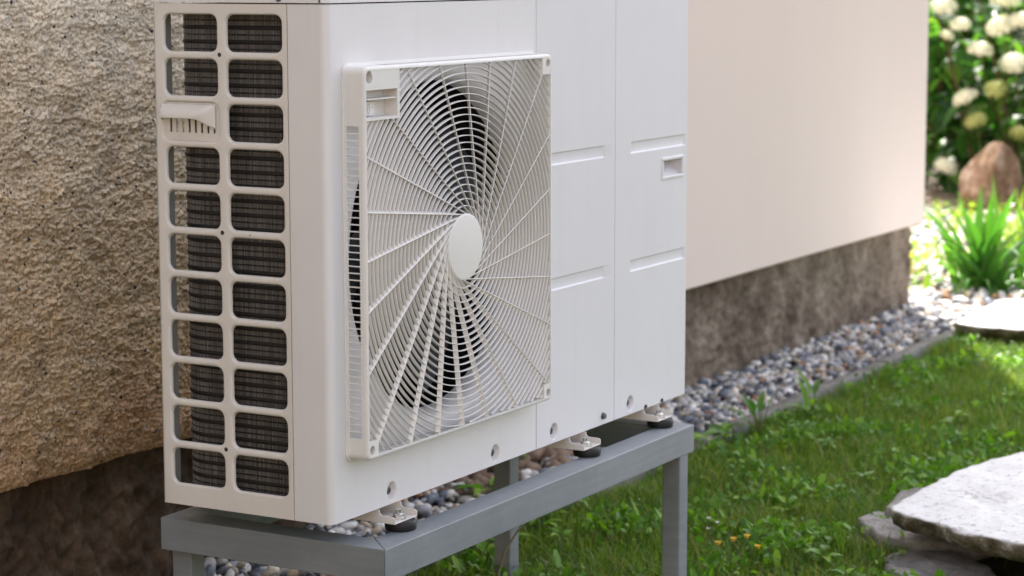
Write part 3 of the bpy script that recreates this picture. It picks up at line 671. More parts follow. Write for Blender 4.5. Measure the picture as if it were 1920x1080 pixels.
# drop the flat side-wall quads (profile step 3) along the left and the top, then refill round the slots
keep = []
k = 6
def quad_side(i):  # which straight side does loop index i -> i+1 lie on
    return {k-1: 'top', 2*k-1: 'left', 3*k-1: 'bottom', 4*k-1: 'right'}.get(i)
for fi, f in enumerate(F):
    r, i = divmod(fi, n)
    if r == 3 and quad_side(i) in ('left', 'top'): continue
    keep.append(f)
m2.add(V, keep)
rl = .009; 
ya_, yb_ = -.0028, gy+.0040
def wallpatch(side, a, b, y0, y1):
    if side == 'left': m2.add([(GX0, y0, a), (GX0, y0, b), (GX0, y1, b), (GX0, y1, a), (GX0+.002, y0, a), (GX0+.002, y0, b), (GX0+.002, y1, b), (GX0+.002, y1, a)], [(0, 1, 2, 3), (4, 7, 6, 5), (0, 4, 5, 1), (3, 2, 6, 7), (0, 3, 7, 4), (1, 5, 6, 2)])
    else: m2.add([(a, y0, GZ1), (b, y0, GZ1), (b, y1, GZ1), (a, y1, GZ1), (a, y0, GZ1-.002), (b, y0, GZ1-.002), (b, y1, GZ1-.002), (a, y1, GZ1-.002)], [(0, 3, 2, 1), (4, 5, 6, 7), (0, 1, 5, 4), (3, 7, 6, 2), (0, 4, 7, 3), (1, 2, 6, 5)])
for side, lo, hi, s0, s1 in (('left', GZ0+rl, GZ1-rl, zslot0, zslot1), ('top', GX0+rl, GX1-rl, .100, .505)):
    wallpatch(side, lo, s0, yb_, ya_); wallpatch(side, s1, hi, yb_, ya_); wallpatch(side, s0, s1, yb_, -.0229); wallpatch(side, s0, s1, -.0045, ya_)
# corner plates with their bolt holes
def plate(x0, x1, z0, z1, hx, hz, hr=.0062, y=None):
    y = gy+.0004 if y is None else y
    N = 20; C = [(hx+hr*math.cos(2*math.pi*i/N+math.pi/4), hz+hr*math.sin(2*math.pi*i/N+math.pi/4)) for i in range(N)]
    O = []
    for i in range(N):
        q = i//(N//4); t = (i % (N//4))/(N//4)
        O.append([(x1-(x1-x0)*t, z1), (x0, z1-(z1-z0)*t), (x0+(x1-x0)*t, z0), (x1, z0+(z1-z0)*t)][q])
    V = [(x, y, z) for x, z in O]+[(x, y, z) for x, z in C]+[(x, y+.017, z) for x, z in C]+[(hx, y+.017, hz)]+[(x, y+.010, z) for x, z in O]
    F = [(i, (i+1) % N, N+(i+1) % N, N+i) for i in range(N)]+[(N+i, N+(i+1) % N, 2*N+(i+1) % N, 2*N+i) for i in range(N)]+[(2*N+i, 2*N+(i+1) % N, 3*N) for i in range(N)]
    F += [(i, 3*N+1+i, 3*N+1+(i+1) % N, (i+1) % N) for i in range(N)]
    m2.add(V, F)
PX1, PZ0 = .1185, .5135; PK = (.0440, .1128, .5172, .5518)
plate(GX0+.0045, PX1, PK[3], GZ1-.0048, .0475, .5680, .0078)
plate(GX1-.0285, GX1-.0045, GZ1-.0285, GZ1-.0048, .5133, .5688, .0058)
plate(GX0+.0045, .0615, GZ0+.0048, .1045, .0470, .0925, .0058)
plate(GX1-.0240, GX1-.0045, GZ0+.0048, .1045, .5152, .0915, .0058)
# pocket with shelf: walls 20 mm deep
x0, x1, z0, z1 = PK; yd = gy+.021; f0 = gy+.0004
m2.box((x1, f0, PZ0), (PX1, yd, PK[3]-.0001)); m2.box((GX0+.0045, f0, PZ0), (x1-.0001, yd, z0))
m2.box((x0, gy+.0016, .5395), (x1-.0002, gy+.017, .5413))
m2.add([(GX0+.004, yd, z0), (x1, yd, z0), (x1, yd, z1), (GX0+.004, yd, z1)], [(0, 1, 2, 3)])
m2.add([(GX0+.004, f0+.001, z1), (x1, f0+.001, z1), (x1, yd, z1), (GX0+.004, yd, z1)], [(0, 3, 2, 1)])
gr = m2.build('fan_grille', M['grille'], hp); gr.data.polygons.foreach_set('use_smooth', [True]*len(gr.data.polygons)); gr.data.set_sharp_from_angle(angle=R(38)); weighted(gr)
m3 = MB(); m3.box((x0+.001, yd-.009, z0+.002), (x0+.033, yd-.0005, .5365)); m3.build('catch_block', M['grille'], gr, bevel=.001)
m3 = MB(); m3.lathe([(.0062, 0), (.0062, -.0016), (.0045, -.0016), (.0042, -.0008), (.0028, -.0008), (.0028, -.0024), (.001, -.0026)], (x0+.021, yd-.009, z0+.0105), 1, 16); m3.build('screw', M['grille'], gr, smooth=True)
# slats in the side and top slots
ns = 45; me = None
for i in range(1, ns):
    z = zslot0+(zslot1-zslot0)*i/ns
    if me is None:
        m3 = MB(); m3.box((0, -.0230, -.00065), (.0035, -.0029, .00065)); me = mesh('slat', m3.v, m3.f); me.materials.append(M['grille'])
    o = bpy.data.objects.new('slat', me); COL.objects.link(o); o.parent = gr; o.location = (GX0-.0001, 0, z)
me = None
for i in range(1, 46):
    x = .100+.405*i/46
    if me is None:
        m3 = MB(); m3.box((-.00065, -.0230, -.0035), (.00065, -.0044, 0)); me = mesh('slat', m3.v, m3.f); me.materials.append(M['grille'])
    o = bpy.data.objects.new('slat', me); COL.objects.link(o); o.parent = gr; o.location = (x, 0, GZ1+.0001)
# rings and spokes
blocks = [(GX0, PX1, PZ0, GZ1), (GX1-.0285, GX1, GZ1-.0285, GZ1), (GX0, .0615, GZ0, .1045), (GX1-.0240, GX1, GZ0, .1045)]
def inside(x, z):
    if not (IX0-.001 < x < IX1+.001 and IZ0-.001 < z < IZ1+.001): return False
    return not any(a+.0003 < x < b-.0003 and c+.0003 < z < d-.0003 for a, b, c, d in blocks)
def ringlets(r, y0=gy+.0012, depth=.0052, th=.0014):
    """the pieces of a ring that lie inside the frame"""
    N = max(64, int(r*900)); ok = [inside(FC[0]+r*math.cos(2*math.pi*i/N), FC[1]+r*math.sin(2*math.pi*i/N)) for i in range(N)]
    if not any(ok): return []
    if all(ok): runs = [list(range(N+1))]
    else:
        s0 = ok.index(False); runs = []; cur = []
        for i in range(s0, s0+N+1):
            if ok[i % N]: cur.append(i)
            elif cur: runs.append([cur[0]-.45]+cur+[cur[-1]+.45]); cur = []
    out = []
    for run in runs:
        V = []; F = []
        for j, i in enumerate(run):
            a = 2*math.pi*i/N; c, s = math.cos(a), math.sin(a)
            for rr_, yy in ((r-th/2, y0+.0006), (r-th/5, y0), (r+th/5, y0), (r+th/2, y0+.0006), (r+th*.38, y0+depth), (r-th*.38, y0+depth)):
                V.append((FC[0]+rr_*c, yy, FC[1]+rr_*s))
            if j:
                k = len(V)-12
                for q in range(6): F.append((k+q, k+(q+1) % 6, k+6+(q+1) % 6, k+6+q))
        out.append((V, F))
    return out
for k in range(31):
    for V, F in ringlets(.0560+.00962*k-.000012*k*k):
        me = mesh('grille_ring', V, F, True); me.set_sharp_from_angle(angle=R(50)); link('grille_ring', me, M['grille'], gr)
RHUB = .0455
for k in range(24):
    al = R(-5.9+15*k); d = Vector((math.cos(al), 0, math.sin(al))); th0 = al-math.pi/2; nrm = Vector((math.cos(th0), 0, math.sin(th0)))
    st = Vector((FC[0], 0, FC[1]))+nrm*(RHUB-.002); pts = []
    t = .004
    while t < .4:
        q = st+d*t
        if not inside(q.x, q.z):
            break
        pts.append(q); t += .004
    q = pts[-1]+d*.003; pts.append(q)
    V = []; F = []; y0 = gy+.0008
    for j, q in enumerate(pts):
        rv = Vector((q.x-FC[0], 0, q.z-FC[1])); cw = Vector((rv.z, 0, -rv.x)).normalized()   # clockwise seen from the front
        lean = cw*.0032*min(1, j/8+.2)
        for s, yy, L in ((-.0007, .0005, 0), (-.0003, 0, 0), (.0003, 0, 0), (.0007, .0005, 0), (.0007, .0056, 1), (-.0007, .0056, 1)):
            p = q+nrm*s+(lean if L else Vector()); V.append((p.x, y0+yy, p.z))
        if j:
            b = (j-1)*6
            for e in range(6): F.append((b+e, b+(e+1) % 6, b+6+(e+1) % 6, b+6+e))
    me = mesh('grille_spoke', V, F, True); me.set_sharp_from_angle(angle=R(50)); link('grille_spoke', me, M['grille'], gr)
m3 = MB(); m3.lathe([(RHUB-.002, .011), (RHUB, .009), (RHUB, .0006), (RHUB-.001, -.0002), (RHUB-.003, -.0006), (.001, -.0008)], (FC[0], gy+.0006, FC[1]), 1, 56); m3.build('hub_cap', M['grille'], gr, smooth=True)
# ---- mounting feet
ST = -.032
def foot(xc_, y_tip, back=False):
    s = 1 if not back else -1
    pl = ST+.0135
    fo = bpy.data.objects.new('mounting_foot', None); COL.objects.link(fo); fo.parent = hp; fo.location = (xc_, y_tip, 0); fo.rotation_euler = (0, 0, 0 if not back else math.pi)
    m3 = MB(); hw = .0275; L = .125; t = .0018
    pr = [(0, pl), (0, pl+.0078), (.004, pl+.0098), (.0215, pl+.0102), (.0245, pl+.013), (.0250, -.001), (L, -.001), (L, pl)]
    for sx in (-1, 1):
        xa, xb = sorted((sx*hw, sx*(hw-t))); m3.prism([(y, z) for y, z in pr], 0, xa, xb)
    m3.box((-hw+t+.0001, .0002, pl), (hw-t-.0001, L, pl+t)); m3.build('foot_bracket', M['ivory'], fo, bevel=.0004, seg=1)
    m3 = MB(); m3.lathe([(.0195, pl-.0001), (.0205, pl-.001), (.0215, pl-.006), (.0208, ST+.0015), (.0200, ST+.0002)], (.004, .0115, 0), 2, 36); m3.build('rubber_pad', M['rubber'], fo, smooth=True)
    m3 = MB(); m3.lathe([(.0105, pl+t), (.0105, pl+t+.0018)], (0, .012, 0), 2, 28); m3.lathe([(.0075, pl+t+.0019), (.0075, pl+t+.0062), (.0062, pl+t+.0072)], (0, .012, 0), 2, 6)
    m3.lathe([(.0038, pl+t+.0063), (.0038, pl+t+.0125)], (0, .012, 0), 2, 12); m3.build('bolt', M['zinc'], fo, smooth=True)
for x in (.1335, .6630, .9170): foot(x, -.0268); foot(x, .298, True)

# ================================================================== STAND
SX0, SX1, SY0, SY1, BW, BH = .034, .962, -.057, .304, .045, .0445
stand = thing('metal_stand', 'grey painted metal stand carrying the white heat pump', 'stand', (SX0, SY0, G))
def beam(P, z0, z1, name):
    mb = MB(); mb.prism(P, 2, z0, z1); return put(mb.build(name, M['stand'], stand, bevel=.0014))
e = .00035
beam([(SX0, SY0), (SX1, SY0), (SX1-BW-e, SY0+BW), (SX0+BW+e, SY0+BW)], ST-BH, ST, 'front_beam')
beam([(SX0, SY0+e), (SX0+BW, SY0+BW+e), (SX0+BW, SY1-BW-e), (SX0, SY1-e)], ST-BH, ST, 'end_beam')
beam([(SX1, SY0+e), (SX1, SY1-e), (SX1-BW, SY1-BW-e), (SX1-BW, SY0+BW+e)], ST-BH, ST, 'end_beam')
beam([(SX0+e, SY1), (SX0+BW+e, SY1-BW), (SX1-BW-e, SY1-BW), (SX1-e, SY1)], ST-BH, ST, 'rear_beam')
LW = .031
for (x, y) in ((.915, -.0545), (.058, -.0545), (.056, .2705), (.924, .266)):
    mb = MB(); mb.box((x, y, G-.02), (x+LW, y+LW+.001, ST-BH-.0006)); put(mb.build('leg', M['stand'], stand, bevel=.0025))

# ================================================================== STONES
def slab(name, outline, zt, th, mat, label, cat='stone', taper=.02, res=.011, seed=0, rot=0, loc=None, amp=.0036, tilt=(0, 0)):
    """irregular flat stone from its outline: top grid by rings towards the centre"""
    O = np.array(outline, float); c = O.mean(0); n0 = len(O)
    # resample the outline
    seg = np.linalg.norm(np.roll(O, -1, 0)-O, axis=1); cum = np.concatenate([[0], np.cumsum(seg)]); N = int(cum[-1]/res)
    s = np.linspace(0, cum[-1], N, endpoint=False); OO = np.concatenate([O, O[:1]]); P = np.stack([np.interp(s, cum, OO[:, 0]), np.interp(s, cum, OO[:, 1])], 1)
    P3 = np.concatenate([P, np.full((N, 1), seed*3.)], 1); d = P-c; d /= np.linalg.norm(d, axis=1)[:, None]
    P = P+d*(fbm(P3, 12, 4)*.007)[:, None]
    V = []; rings = []
    for k, t in enumerate(np.linspace(0, 1, int(np.linalg.norm(P-c, axis=1).max()/res)+2)[:-1]):
        q = P+(c-P)*t; z = np.full(N, zt)-(.0014 if k == 0 else .0003 if k == 1 else 0); rings.append(np.concatenate([q, z[:, None]], 1))
    side = []
    for fz, inn in ((.22, -.002), (.5, .001), (.78, .008), (1, taper)):
        q = P-d*inn; z = np.full(N, zt-.0045-th*fz)
        side.append(np.concatenate([q, z[:, None]], 1))
    allr = side[::-1]+rings; V = np.concatenate(allr); nzt = fbm(V+seed, 12, 5, .55)*amp; V[:, 2] += nzt
    sidek = len(side)*N; ds = fbm(V[:sidek]*[1, 1, 3]+seed, 30, 4, .6)*.007; V[:sidek, :2] += np.tile(d, (len(side), 1))*ds[:, None]
    V[:, 2] += (V[:, 0]-c[0])*tilt[0]+(V[:, 1]-c[1])*tilt[1]
    a = np.arange(N); F = [np.stack([r*N+a, r*N+(a+1) % N, (r+1)*N+(a+1) % N, (r+1)*N+a], 1) for r in range(len(allr)-1)]
    V = np.concatenate([V, [[c[0], c[1], V[-N:, 2].mean()], [c[0], c[1], V[:N, 2].mean()]]]); L = len(V)
    T = np.stack([(len(allr)-1)*N+a, (len(allr)-1)*N+(a+1) % N, np.full(N, L-2)], 1); Bt = np.stack([(a+1) % N, a, np.full(N, L-1)], 1)
    o = link(name, mesh_np(name, V, [np.concatenate(F), T, Bt], True), mat); o['label'] = label; o['category'] = cat; return o
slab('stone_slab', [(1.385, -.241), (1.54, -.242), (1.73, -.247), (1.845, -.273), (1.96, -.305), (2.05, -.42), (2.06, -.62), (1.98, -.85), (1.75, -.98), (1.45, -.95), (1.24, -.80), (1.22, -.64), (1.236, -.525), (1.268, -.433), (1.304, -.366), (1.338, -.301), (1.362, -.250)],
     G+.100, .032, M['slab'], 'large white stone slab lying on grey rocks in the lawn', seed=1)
slab('flat_rock', [(1.557, -.109), (1.615, -.126), (1.64, -.20), (1.70, -.30), (1.60, -.40), (1.50, -.36), (1.439, -.272), (1.445, -.20), (1.50, -.15)], G+.030, .05, M['greyrock'], 'flat grey rock sticking out left of the tip of the white slab', 'rock', seed=5, amp=.008)
slab('flat_rock', [(1.372, -.235), (1.435, -.258), (1.45, -.337), (1.391, -.415), (1.29, -.47), (1.20, -.44), (1.224, -.331), (1.30, -.27)], G+.015, .035, M['greyrock'], 'flat grey rock half under the front edge of the white slab', 'rock', seed=8, amp=.007)
slab('flat_rock', [(1.60, -.150), (1.737, -.135), (1.79, -.170), (1.80, -.32), (1.68, -.36), (1.60, -.30), (1.565, -.205)], G+.045, .055, M['greyrock'], 'small grey rock behind the back edge of the white slab', 'rock', seed=15, amp=.006)
slab('flat_rock', [(1.95, -.40), (1.90, -.75), (1.60, -.85), (1.45, -.62), (1.60, -.42)], G+.066, .08, M['greyrock'], 'dark grey rock in the shade carrying the middle of the white slab', 'rock', seed=9, amp=.004)
slab('stepping_stone', [(3.752, .447), (3.99, .467), (4.21, .474), (4.31, .42), (4.40, .30), (4.36, .10), (4.05, 0), (3.75, .04), (3.732, .24)], G+.052, .028, M['slab'], 'sunlit white stepping stone at the end of the gravel bed', seed=12)
slab('flat_rock', [(3.80, .40), (4.30, .42), (4.32, .12), (3.84, .12)], G+.016, .05, M['greyrock'], 'low grey rock in the shadow under the sunlit stepping stone', 'rock', seed=14, amp=.003)
def rock(name, loc, sc, seed, mat, label, f=1.0, amp=.30, sub=4, rot=(0, 0, 0), cat='boulder', cuts=6):
    V, F = ico(sub); V = V.copy(); rg = np.random.default_rng(seed)
    for _ in range(cuts):
        nv = rg.normal(size=3); nv /= np.linalg.norm(nv); dcut = rg.uniform(.5, .8); t = V@nv; V = V-np.outer(np.clip(t-dcut, 0, None)*.85, nv)
    V = V*(1+amp*fbm(V+seed, f, 4)[:, None]*.6)
    V = V*np.array(sc)
    o = link(name, mesh_np(name, V, [F], True), mat); o.location = loc; o.rotation_euler = rot; o['label'] = label; o['category'] = cat; return o
rock('boulder', (7.0, 1.40, G+.12), (.150, .150, .205), 38, M['boulder'], 'rust brown boulder below the hydrangea', rot=(0, R(-6), R(30)), amp=.22, cuts=9)
rock('boulder', (6.5, 1.50, G+.02), (.12, .07, .05), 36, M['greyrock'], 'pale low stone by the corner of the house', rot=(0, 0, R(10)), sub=3)
# soil clods at the wall foot seen under the pump
mound = []; off = 0; Fs = []
for k in range(150):
    x = rng.uniform(1.35, 2.05); y = rng.uniform(.60, .735); r = rng.uniform(.010, .030)*(1.1-.5*abs(x-1.7)/.4)
    v = IV1*(1+.3*fbm(IV1+k*3.3, 1.4, 2)[:, None])*r*np.array([1, 1, .8])+[x, y, G+.012+max(0, (y-.60))*.33*max(0, 1-abs(x-1.7)/.42)]; mound.append(v); Fs.append(IF1+off); off += len(v)
o = link('soil_clods', mesh_np('soil_clods', np.concatenate(mound), [np.concatenate(Fs)], True), M['clod']); o['kind'] = 'stuff'; o['label'] = 'brown soil clods heaped against the plinth behind the stand'

# ================================================================== GRASS
def grass(name, n, region, h=(.018, .045), wd=.0011, mat=None, dens=None, lean=.9):
    x0, x1, y0, y1 = region
    x = rng.uniform(x0, x1, n*2); y = rng.uniform(y0, y1, n*2)
    keep = np.ones(len(x), bool) if dens is None else (rng.uniform(0, 1, len(x)) < dens(x, y))
    x, y = x[keep][:n], y[keep][:n]; n = len(x)
    P = np.stack([x, y, 0*x], 1); patch = fbm(P, 6, 3); hh = rng.uniform(*h, n)*(1+.45*patch); a = rng.uniform(0, 2*math.pi, n); ln = rng.uniform(.1, 1, n)*lean
    ww = wd*rng.uniform(.7, 1.5, n); ux, uy = np.cos(a), np.sin(a); sx_, sy_ = -uy, ux; z0 = G-.011+0*x
    V = np.zeros((n, 5, 3), np.float32)
    for k, (t, wf) in enumerate(((0, 1), (.55, .8), (1, 0))):
        bx = x+ux*hh*ln*t*t*1.3; by = y+uy*hh*ln*t*t*1.3; bz = z0+hh*(t-.25*ln*t*t)
        if k < 2:
            for s in (0, 1):
                sg_ = (s*2-1)*ww*wf; V[:, k*2+s] = np.stack([bx+sx_*sg_, by+sy_*sg_, bz], 1)
        else: V[:, 4] = np.stack([bx, by, bz], 1)
    b = np.arange(n)*5; Q = np.stack([b, b+1, b+3, b+2], 1); T = np.stack([b+2, b+3, b+4], 1)
    o = link(name, mesh_np(name, V.reshape(-1, 3), [Q, T], True), mat); o['kind'] = 'stuff'; return o
def dn(x, y):
    far = np.clip(1.25-(x-1)/4.5, .25, 1)*np.where(x < .7, .55, 1)
    sl1 = ~((x > 1.25) & (x < 1.93) & (y < -.26) & (y > -.9)); sl2 = ~((x > 3.74) & (y > .04))
    return far*sl1*sl2*(y < .437+.004*np.sin(x*9))
o = grass('grass', 185000, (-.9, 5.4, -1.1, .44), mat=M['grass'], dens=dn); o['label'] = 'short shaded lawn grass between the gravel edging and the white slab'
o = grass('dry_thatch', 9000, (.45, 5.0, -1.1, .44), (.018, .034), .0009, M['straw'], dn, 1.6); o['label'] = 'dry straw coloured blades lying in the lawn'
o = grass('tall_grass_tufts', 2600, (.8, 4.2, -.9, .435), (.045, .075), .0013, M['grass'], lambda x, y: np.clip(fbm(np.stack([x, y, 0*x], 1), 3, 2)*2, 0, 1), .8); o['label'] = 'longer grass tufts standing out of the lawn'
def leaflets(name, n, region, size, mat, dens=None, z=(.008, .034), tilt=.7):
    x0, x1, y0, y1 = region; x = rng.uniform(x0, x1, n*3); y = rng.uniform(y0, y1, n*3)
    P = np.stack([x, y, 0*x], 1); k = rng.uniform(0, 1, len(x)) < np.clip(fbm(P+9, 4, 3)*1.6+.15, 0, 1)
    if dens is not None: k &= dens(x, y) > rng.uniform(0, 1, len(x))
    x, y = x[k][:n], y[k][:n]; n = len(x); s = rng.uniform(*size, n); zz = G+rng.uniform(*z, n)
    a = rng.uniform(0, 6.28, n); tx = rng.normal(0, tilt, n); ty = rng.normal(0, tilt, n)
    base = np.array([(-1, 0), (-.45, .48), (.35, .52), (1, 0), (.35, -.52), (-.45, -.48)]); V = np.zeros((n, 6, 3), np.float32)
    for j, (p, q) in enumerate(base):
        X_ = (p*np.cos(a)-q*np.sin(a))*s; Y_ = (p*np.sin(a)+q*np.cos(a))*s; V[:, j] = np.stack([x+X_, y+Y_, zz+X_*tx+Y_*ty+abs(q)*s*.25], 1)
    b = np.arange(n)*6; Q1 = np.stack([b, b+1, b+2, b+3], 1); Q2 = np.stack([b, b+3, b+4, b+5], 1)
    o = link(name, mesh_np(name, V.reshape(-1, 3), [np.concatenate([Q1, Q2])], False), mat); o['kind'] = 'stuff'; return o
o = leaflets('broad_lawn_leaves', 1500, (.6, 4.6, -1.0, .43), (.008, .014), M['weed'], dn, (.012, .036), .8); o['label'] = 'larger light green leaves scattered through the lawn'
o = leaflets('clover', 30000, (-.8, 4.6, -1.0, .43), (.003, .0085), M['clover'], dn); o['label'] = 'clover and small broad leaves growing among the lawn grass'
# sunlit straggle of low plants in the bed
o = leaflets('ground_cover', 1500, (4.5, 6.9, .75, 1.9), (.008, .02), M['lime'], None, (.02, .08)); o['label'] = 'low lime green ground cover in the sunny garden bed'

# ================================================================== PLANTS
def leafmesh(name, L, Wd, mat, fold=.25, droop=.35, seg=5, teeth=0.):
    V = []; F = []
    for i in range(seg+1):
        t = i/seg; w_ = Wd*math.sin(math.pi*min(1, t**.75*.98+.02))*.5+(.0004 if i in (0, seg) else 0); x = L*t; z = -droop*L*t*t+.12*L*t
        V += [(x, -w_, z+fold*w_), (x, 0, z), (x, w_, z+fold*w_)]
        if i:
            b = (i-1)*3; F += [(b, b+1, b+4, b+3), (b+1, b+2, b+5, b+4)]
    me = mesh(name, V, F, True); me.materials.append(mat); return me
def weed(loc, label, n=9, L=.045, mat='weed', name='leafy_weed', up=.5, seed=0, group='leafy weeds in the lawn', cat='weed', wr=.42):
    rg = random.Random(seed+50); t = thing(name, label, cat, loc, group)
    mes = [leafmesh('leaf', L*s, L*s*wr, M[mat], .3, .5) for s in (1, .8, .62)]; st = MB()
    for i in range(n):
        a = i*2.4+rg.uniform(-.3, .3); e = up*rg.uniform(.5, 1.3); h = rg.uniform(.008, .035)*(L/.045); rr_ = rg.uniform(.004, .016)*(L/.045)
        o = bpy.data.objects.new('leaf', mes[i % 3]); COL.objects.link(o); o.parent = t; p = (math.cos(a)*rr_, math.sin(a)*rr_, h)
        o.location = p; o.rotation_euler = (rg.uniform(-.3, .3), -e, a); st.tube([(0, 0, -.01), (p[0]*.5, p[1]*.5, h*.6), p], .0009*(L/.045), 5)
    st.build('stem', M['stem'], t); return t
weeds = [((1.06, .425), 'bushy weed with broad leaves nearest the camera under the front beam', 14, .052), ((1.00, .36), 'dark leafed weed close to the rear leg of the stand', 12, .048), ((1.14, .40), 'bright green weed just left of the rear right leg', 11, .045),
         ((1.27, .405), 'bright lobed weed just right of the rear right leg', 14, .048), ((1.36, .42), 'small weed touching the concrete edging behind the stand', 9, .034), ((1.22, .33), 'low weed in the lawn between the two right legs', 9, .030),
         ((2.17, .435), 'leafy weed leaning on the edging right of the stand', 13, .055), ((2.06, .42), 'dark weed at the corner of the stand by the edging', 10, .045), ((2.42, .41), 'pale weed in the grass beside the middle of the edging', 9, .036),
         ((1.62, .05), 'small yellow green weed in the open lawn', 8, .03), ((1.95, .02), 'bright weed behind the tip of the white slab', 9, .034), ((2.6, .05), 'clump of light weed in the far lawn', 9, .036),
         ((1.30, -.15), 'spreading weed in front of the grey rock', 13, .036), ((1.18, -.24), 'low weed at the bottom of the lawn by the flat rock', 12, .034), ((2.2, .20), 'round leaved weed in the middle of the lawn', 9, .034), ((.95, .44), 'leafy weed at the edge of the gravel below the long beam', 13, .05)]
for i, (p, lb, n, L) in enumerate(weeds): weed((p[0], p[1], G), lb, n, L, seed=i)
weed((1.62, .655, G+.03), 'green weed growing on the brown soil clods at the wall', 8, .045, seed=40); weed((1.42, .60, G), 'dark green weed at the foot of the plinth behind the stand', 10, .06, seed=41); weed((1.88, .68, G+.02), 'small weed beside the foundation wall behind the middle foot', 7, .035, seed=42)
# dandelion like stalks over the edging
for i, (x, y, lb) in enumerate(((2.28, .40, 'long toothed leaf stalks drooping over the edging'), (2.5, .36, 'yellow green seedling with upright leaves beside the edging'))):
    t = weed((x, y, G), lb, 7, .075, seed=60+i, up=1.1, wr=.22)
# yellow flowers
def flower_plant(loc, label, heads, mat, stemh, name, cat='flower', fr=.007, seed=1):
    rg = random.Random(seed); t = thing(name, label, cat, loc)
    st = MB()
    for dx, dy, h in heads:
        st.tube([(dx*.2, dy*.2, -.01), (dx*.6, dy*.5, h*.5), (dx, dy, h)], .0008, 5)
        m_ = MB(); N = 12
        for k in range(N):
            a = 2*math.pi*k/N; c, s = math.cos(a), math.sin(a); r1, r2 = fr*.25, fr*rg.uniform(.9, 1.15)
            m_.add([(dx+c*r1-s*fr*.1, dy+s*r1+c*fr*.1, h), (dx+c*r1+s*fr*.1, dy+s*r1-c*fr*.1, h), (dx+c*r2+s*fr*.18, dy+s*r2-c*fr*.18, h+fr*.35), (dx+c*r2-s*fr*.18, dy+s*r2+c*fr*.18, h+fr*.35)], [(0, 1, 2, 3)])
        m_.lathe([(fr*.45, -fr*.5), (fr*.5, 0), (fr*.3, fr*.3)], (dx, dy, h), 2, 8); m_.build('flower_head', M[mat], t)
    st.build('stem', M['stem'], t); return t
flower_plant((1.22, -.005, G), 'wild plant with small yellow orange flower heads right of the front leg', [(.0, -.01, .05), (-.02, .01, .045), (.012, -.03, .055), (.025, -.045, .035)], 'petal_y', .05, 'yellow_flower_plant', fr=.0065)
flower_plant((1.30, .07, G), 'thin weed with tiny white flowers right of the front leg', [(0, 0, .06), (.015, -.01, .05), (.02, .01, .035)], 'petal_w', .05, 'white_flower_plant', fr=.004, seed=3)
# dry stalk leaning behind the stand
mb = MB(); mb.tube([(.80, .215, G), (.81, .23, G+.03), (.868, .245, -.262), (.94, .249, -.226), (.985, .25, -.195)], [.0022, .0022, .002, .0017, .0012], 8)
o = mb.build('dry_stalk', M['drystem'], None, smooth=True); o['label'] = 'thin dry brown stalk leaning in front of the rear right leg'; o['category'] = 'stalk'
# iris
def iris(loc, label, n, L, seed, spread=.8, mat='iris', name='iris_clump', cat='plant', wd=.020):
    rg = random.Random(seed); t = thing(name, label, cat, loc)
    for i in range(n):
        a = rg.uniform(0, 6.28); e = rg.uniform(.05, spread); l = L*rg.uniform(.65, 1.05); w_ = wd*rg.uniform(.7, 1.15); b0 = Vector((rg.gauss(0, .035), rg.gauss(0, .035), 0)); V = []; F = []
        d = Vector((math.cos(a), math.sin(a), 0)); tw = rg.uniform(0, 3.14); s = Vector((math.cos(tw), math.sin(tw), 0)); p = b0.copy(); ang = e*.45; ok = 7
        for k in range(ok+1):
            tt = k/ok; ww = w_*.5*(1-tt**2.4)+.0004; nrm_ = (d*math.cos(ang)-Vector((0, 0, 1))*math.sin(ang)); c_ = p+nrm_*.0015
            V += [tuple(p-s*ww), tuple(c_), tuple(p+s*ww)]
            if k: b = (k-1)*3; F += [(b, b+1, b+4, b+3), (b+1, b+2, b+5, b+4)]
            p = p+(d*math.sin(ang)+Vector((0, 0, 1))*math.cos(ang))*(l/ok); ang += e*.16*(1+tt)
        link('leaf', mesh('leaf', V, F, True), M[mat], t)
    return t
iris((4.70, .66, G), 'iris clump with bright green sword leaves behind the white stepping stone', 64, .38, 3, 2.1, wd=.036)
iris((4.98, .50, G), 'second iris clump at the right edge of the photograph', 50, .30, 5, 1.1)
iris((4.95, 1.0, G), 'yellowing narrow leaved plant at the corner of the plinth', 12, .12, 7, 1.4, 'yellowleaf', wd=.009)
iris((4.45, .86, G), 'low straggling narrow leaved plant between plinth and iris', 16, .16, 9, 1.7, 'lime', wd=.008)
iris((5.5, .80, G), 'yellow green narrow leaved clump behind the iris', 46, .27, 11, .9, 'lime', wd=.012)
flower_plant((5.25, .76, G), 'plant with small round white flowers rising behind the iris', [(0, 0, .23), (.05, -.06, .24), (-.03, .05, .21), (.02, .09, .20), (.1, -.03, .26), (-.08, -.02, .19)], 'petal_w', .2, 'white_flower_plant', fr=.014, seed=9)
flower_plant((5.1, .93, G), 'single small violet flower left of the iris tips', [(0, 0, .20), (.01, .012, .185)], 'petal_v', .2, 'violet_flower', fr=.008, seed=10)
flower_plant((4.88, .53, G), 'orange yellow flower spike among the iris leaves', [(0, 0, .21), (.0, -.006, .19), (.002, .004, .17), (.05, -.06, .26)], 'petal_y', .2, 'orange_flower', fr=.010, seed=12)
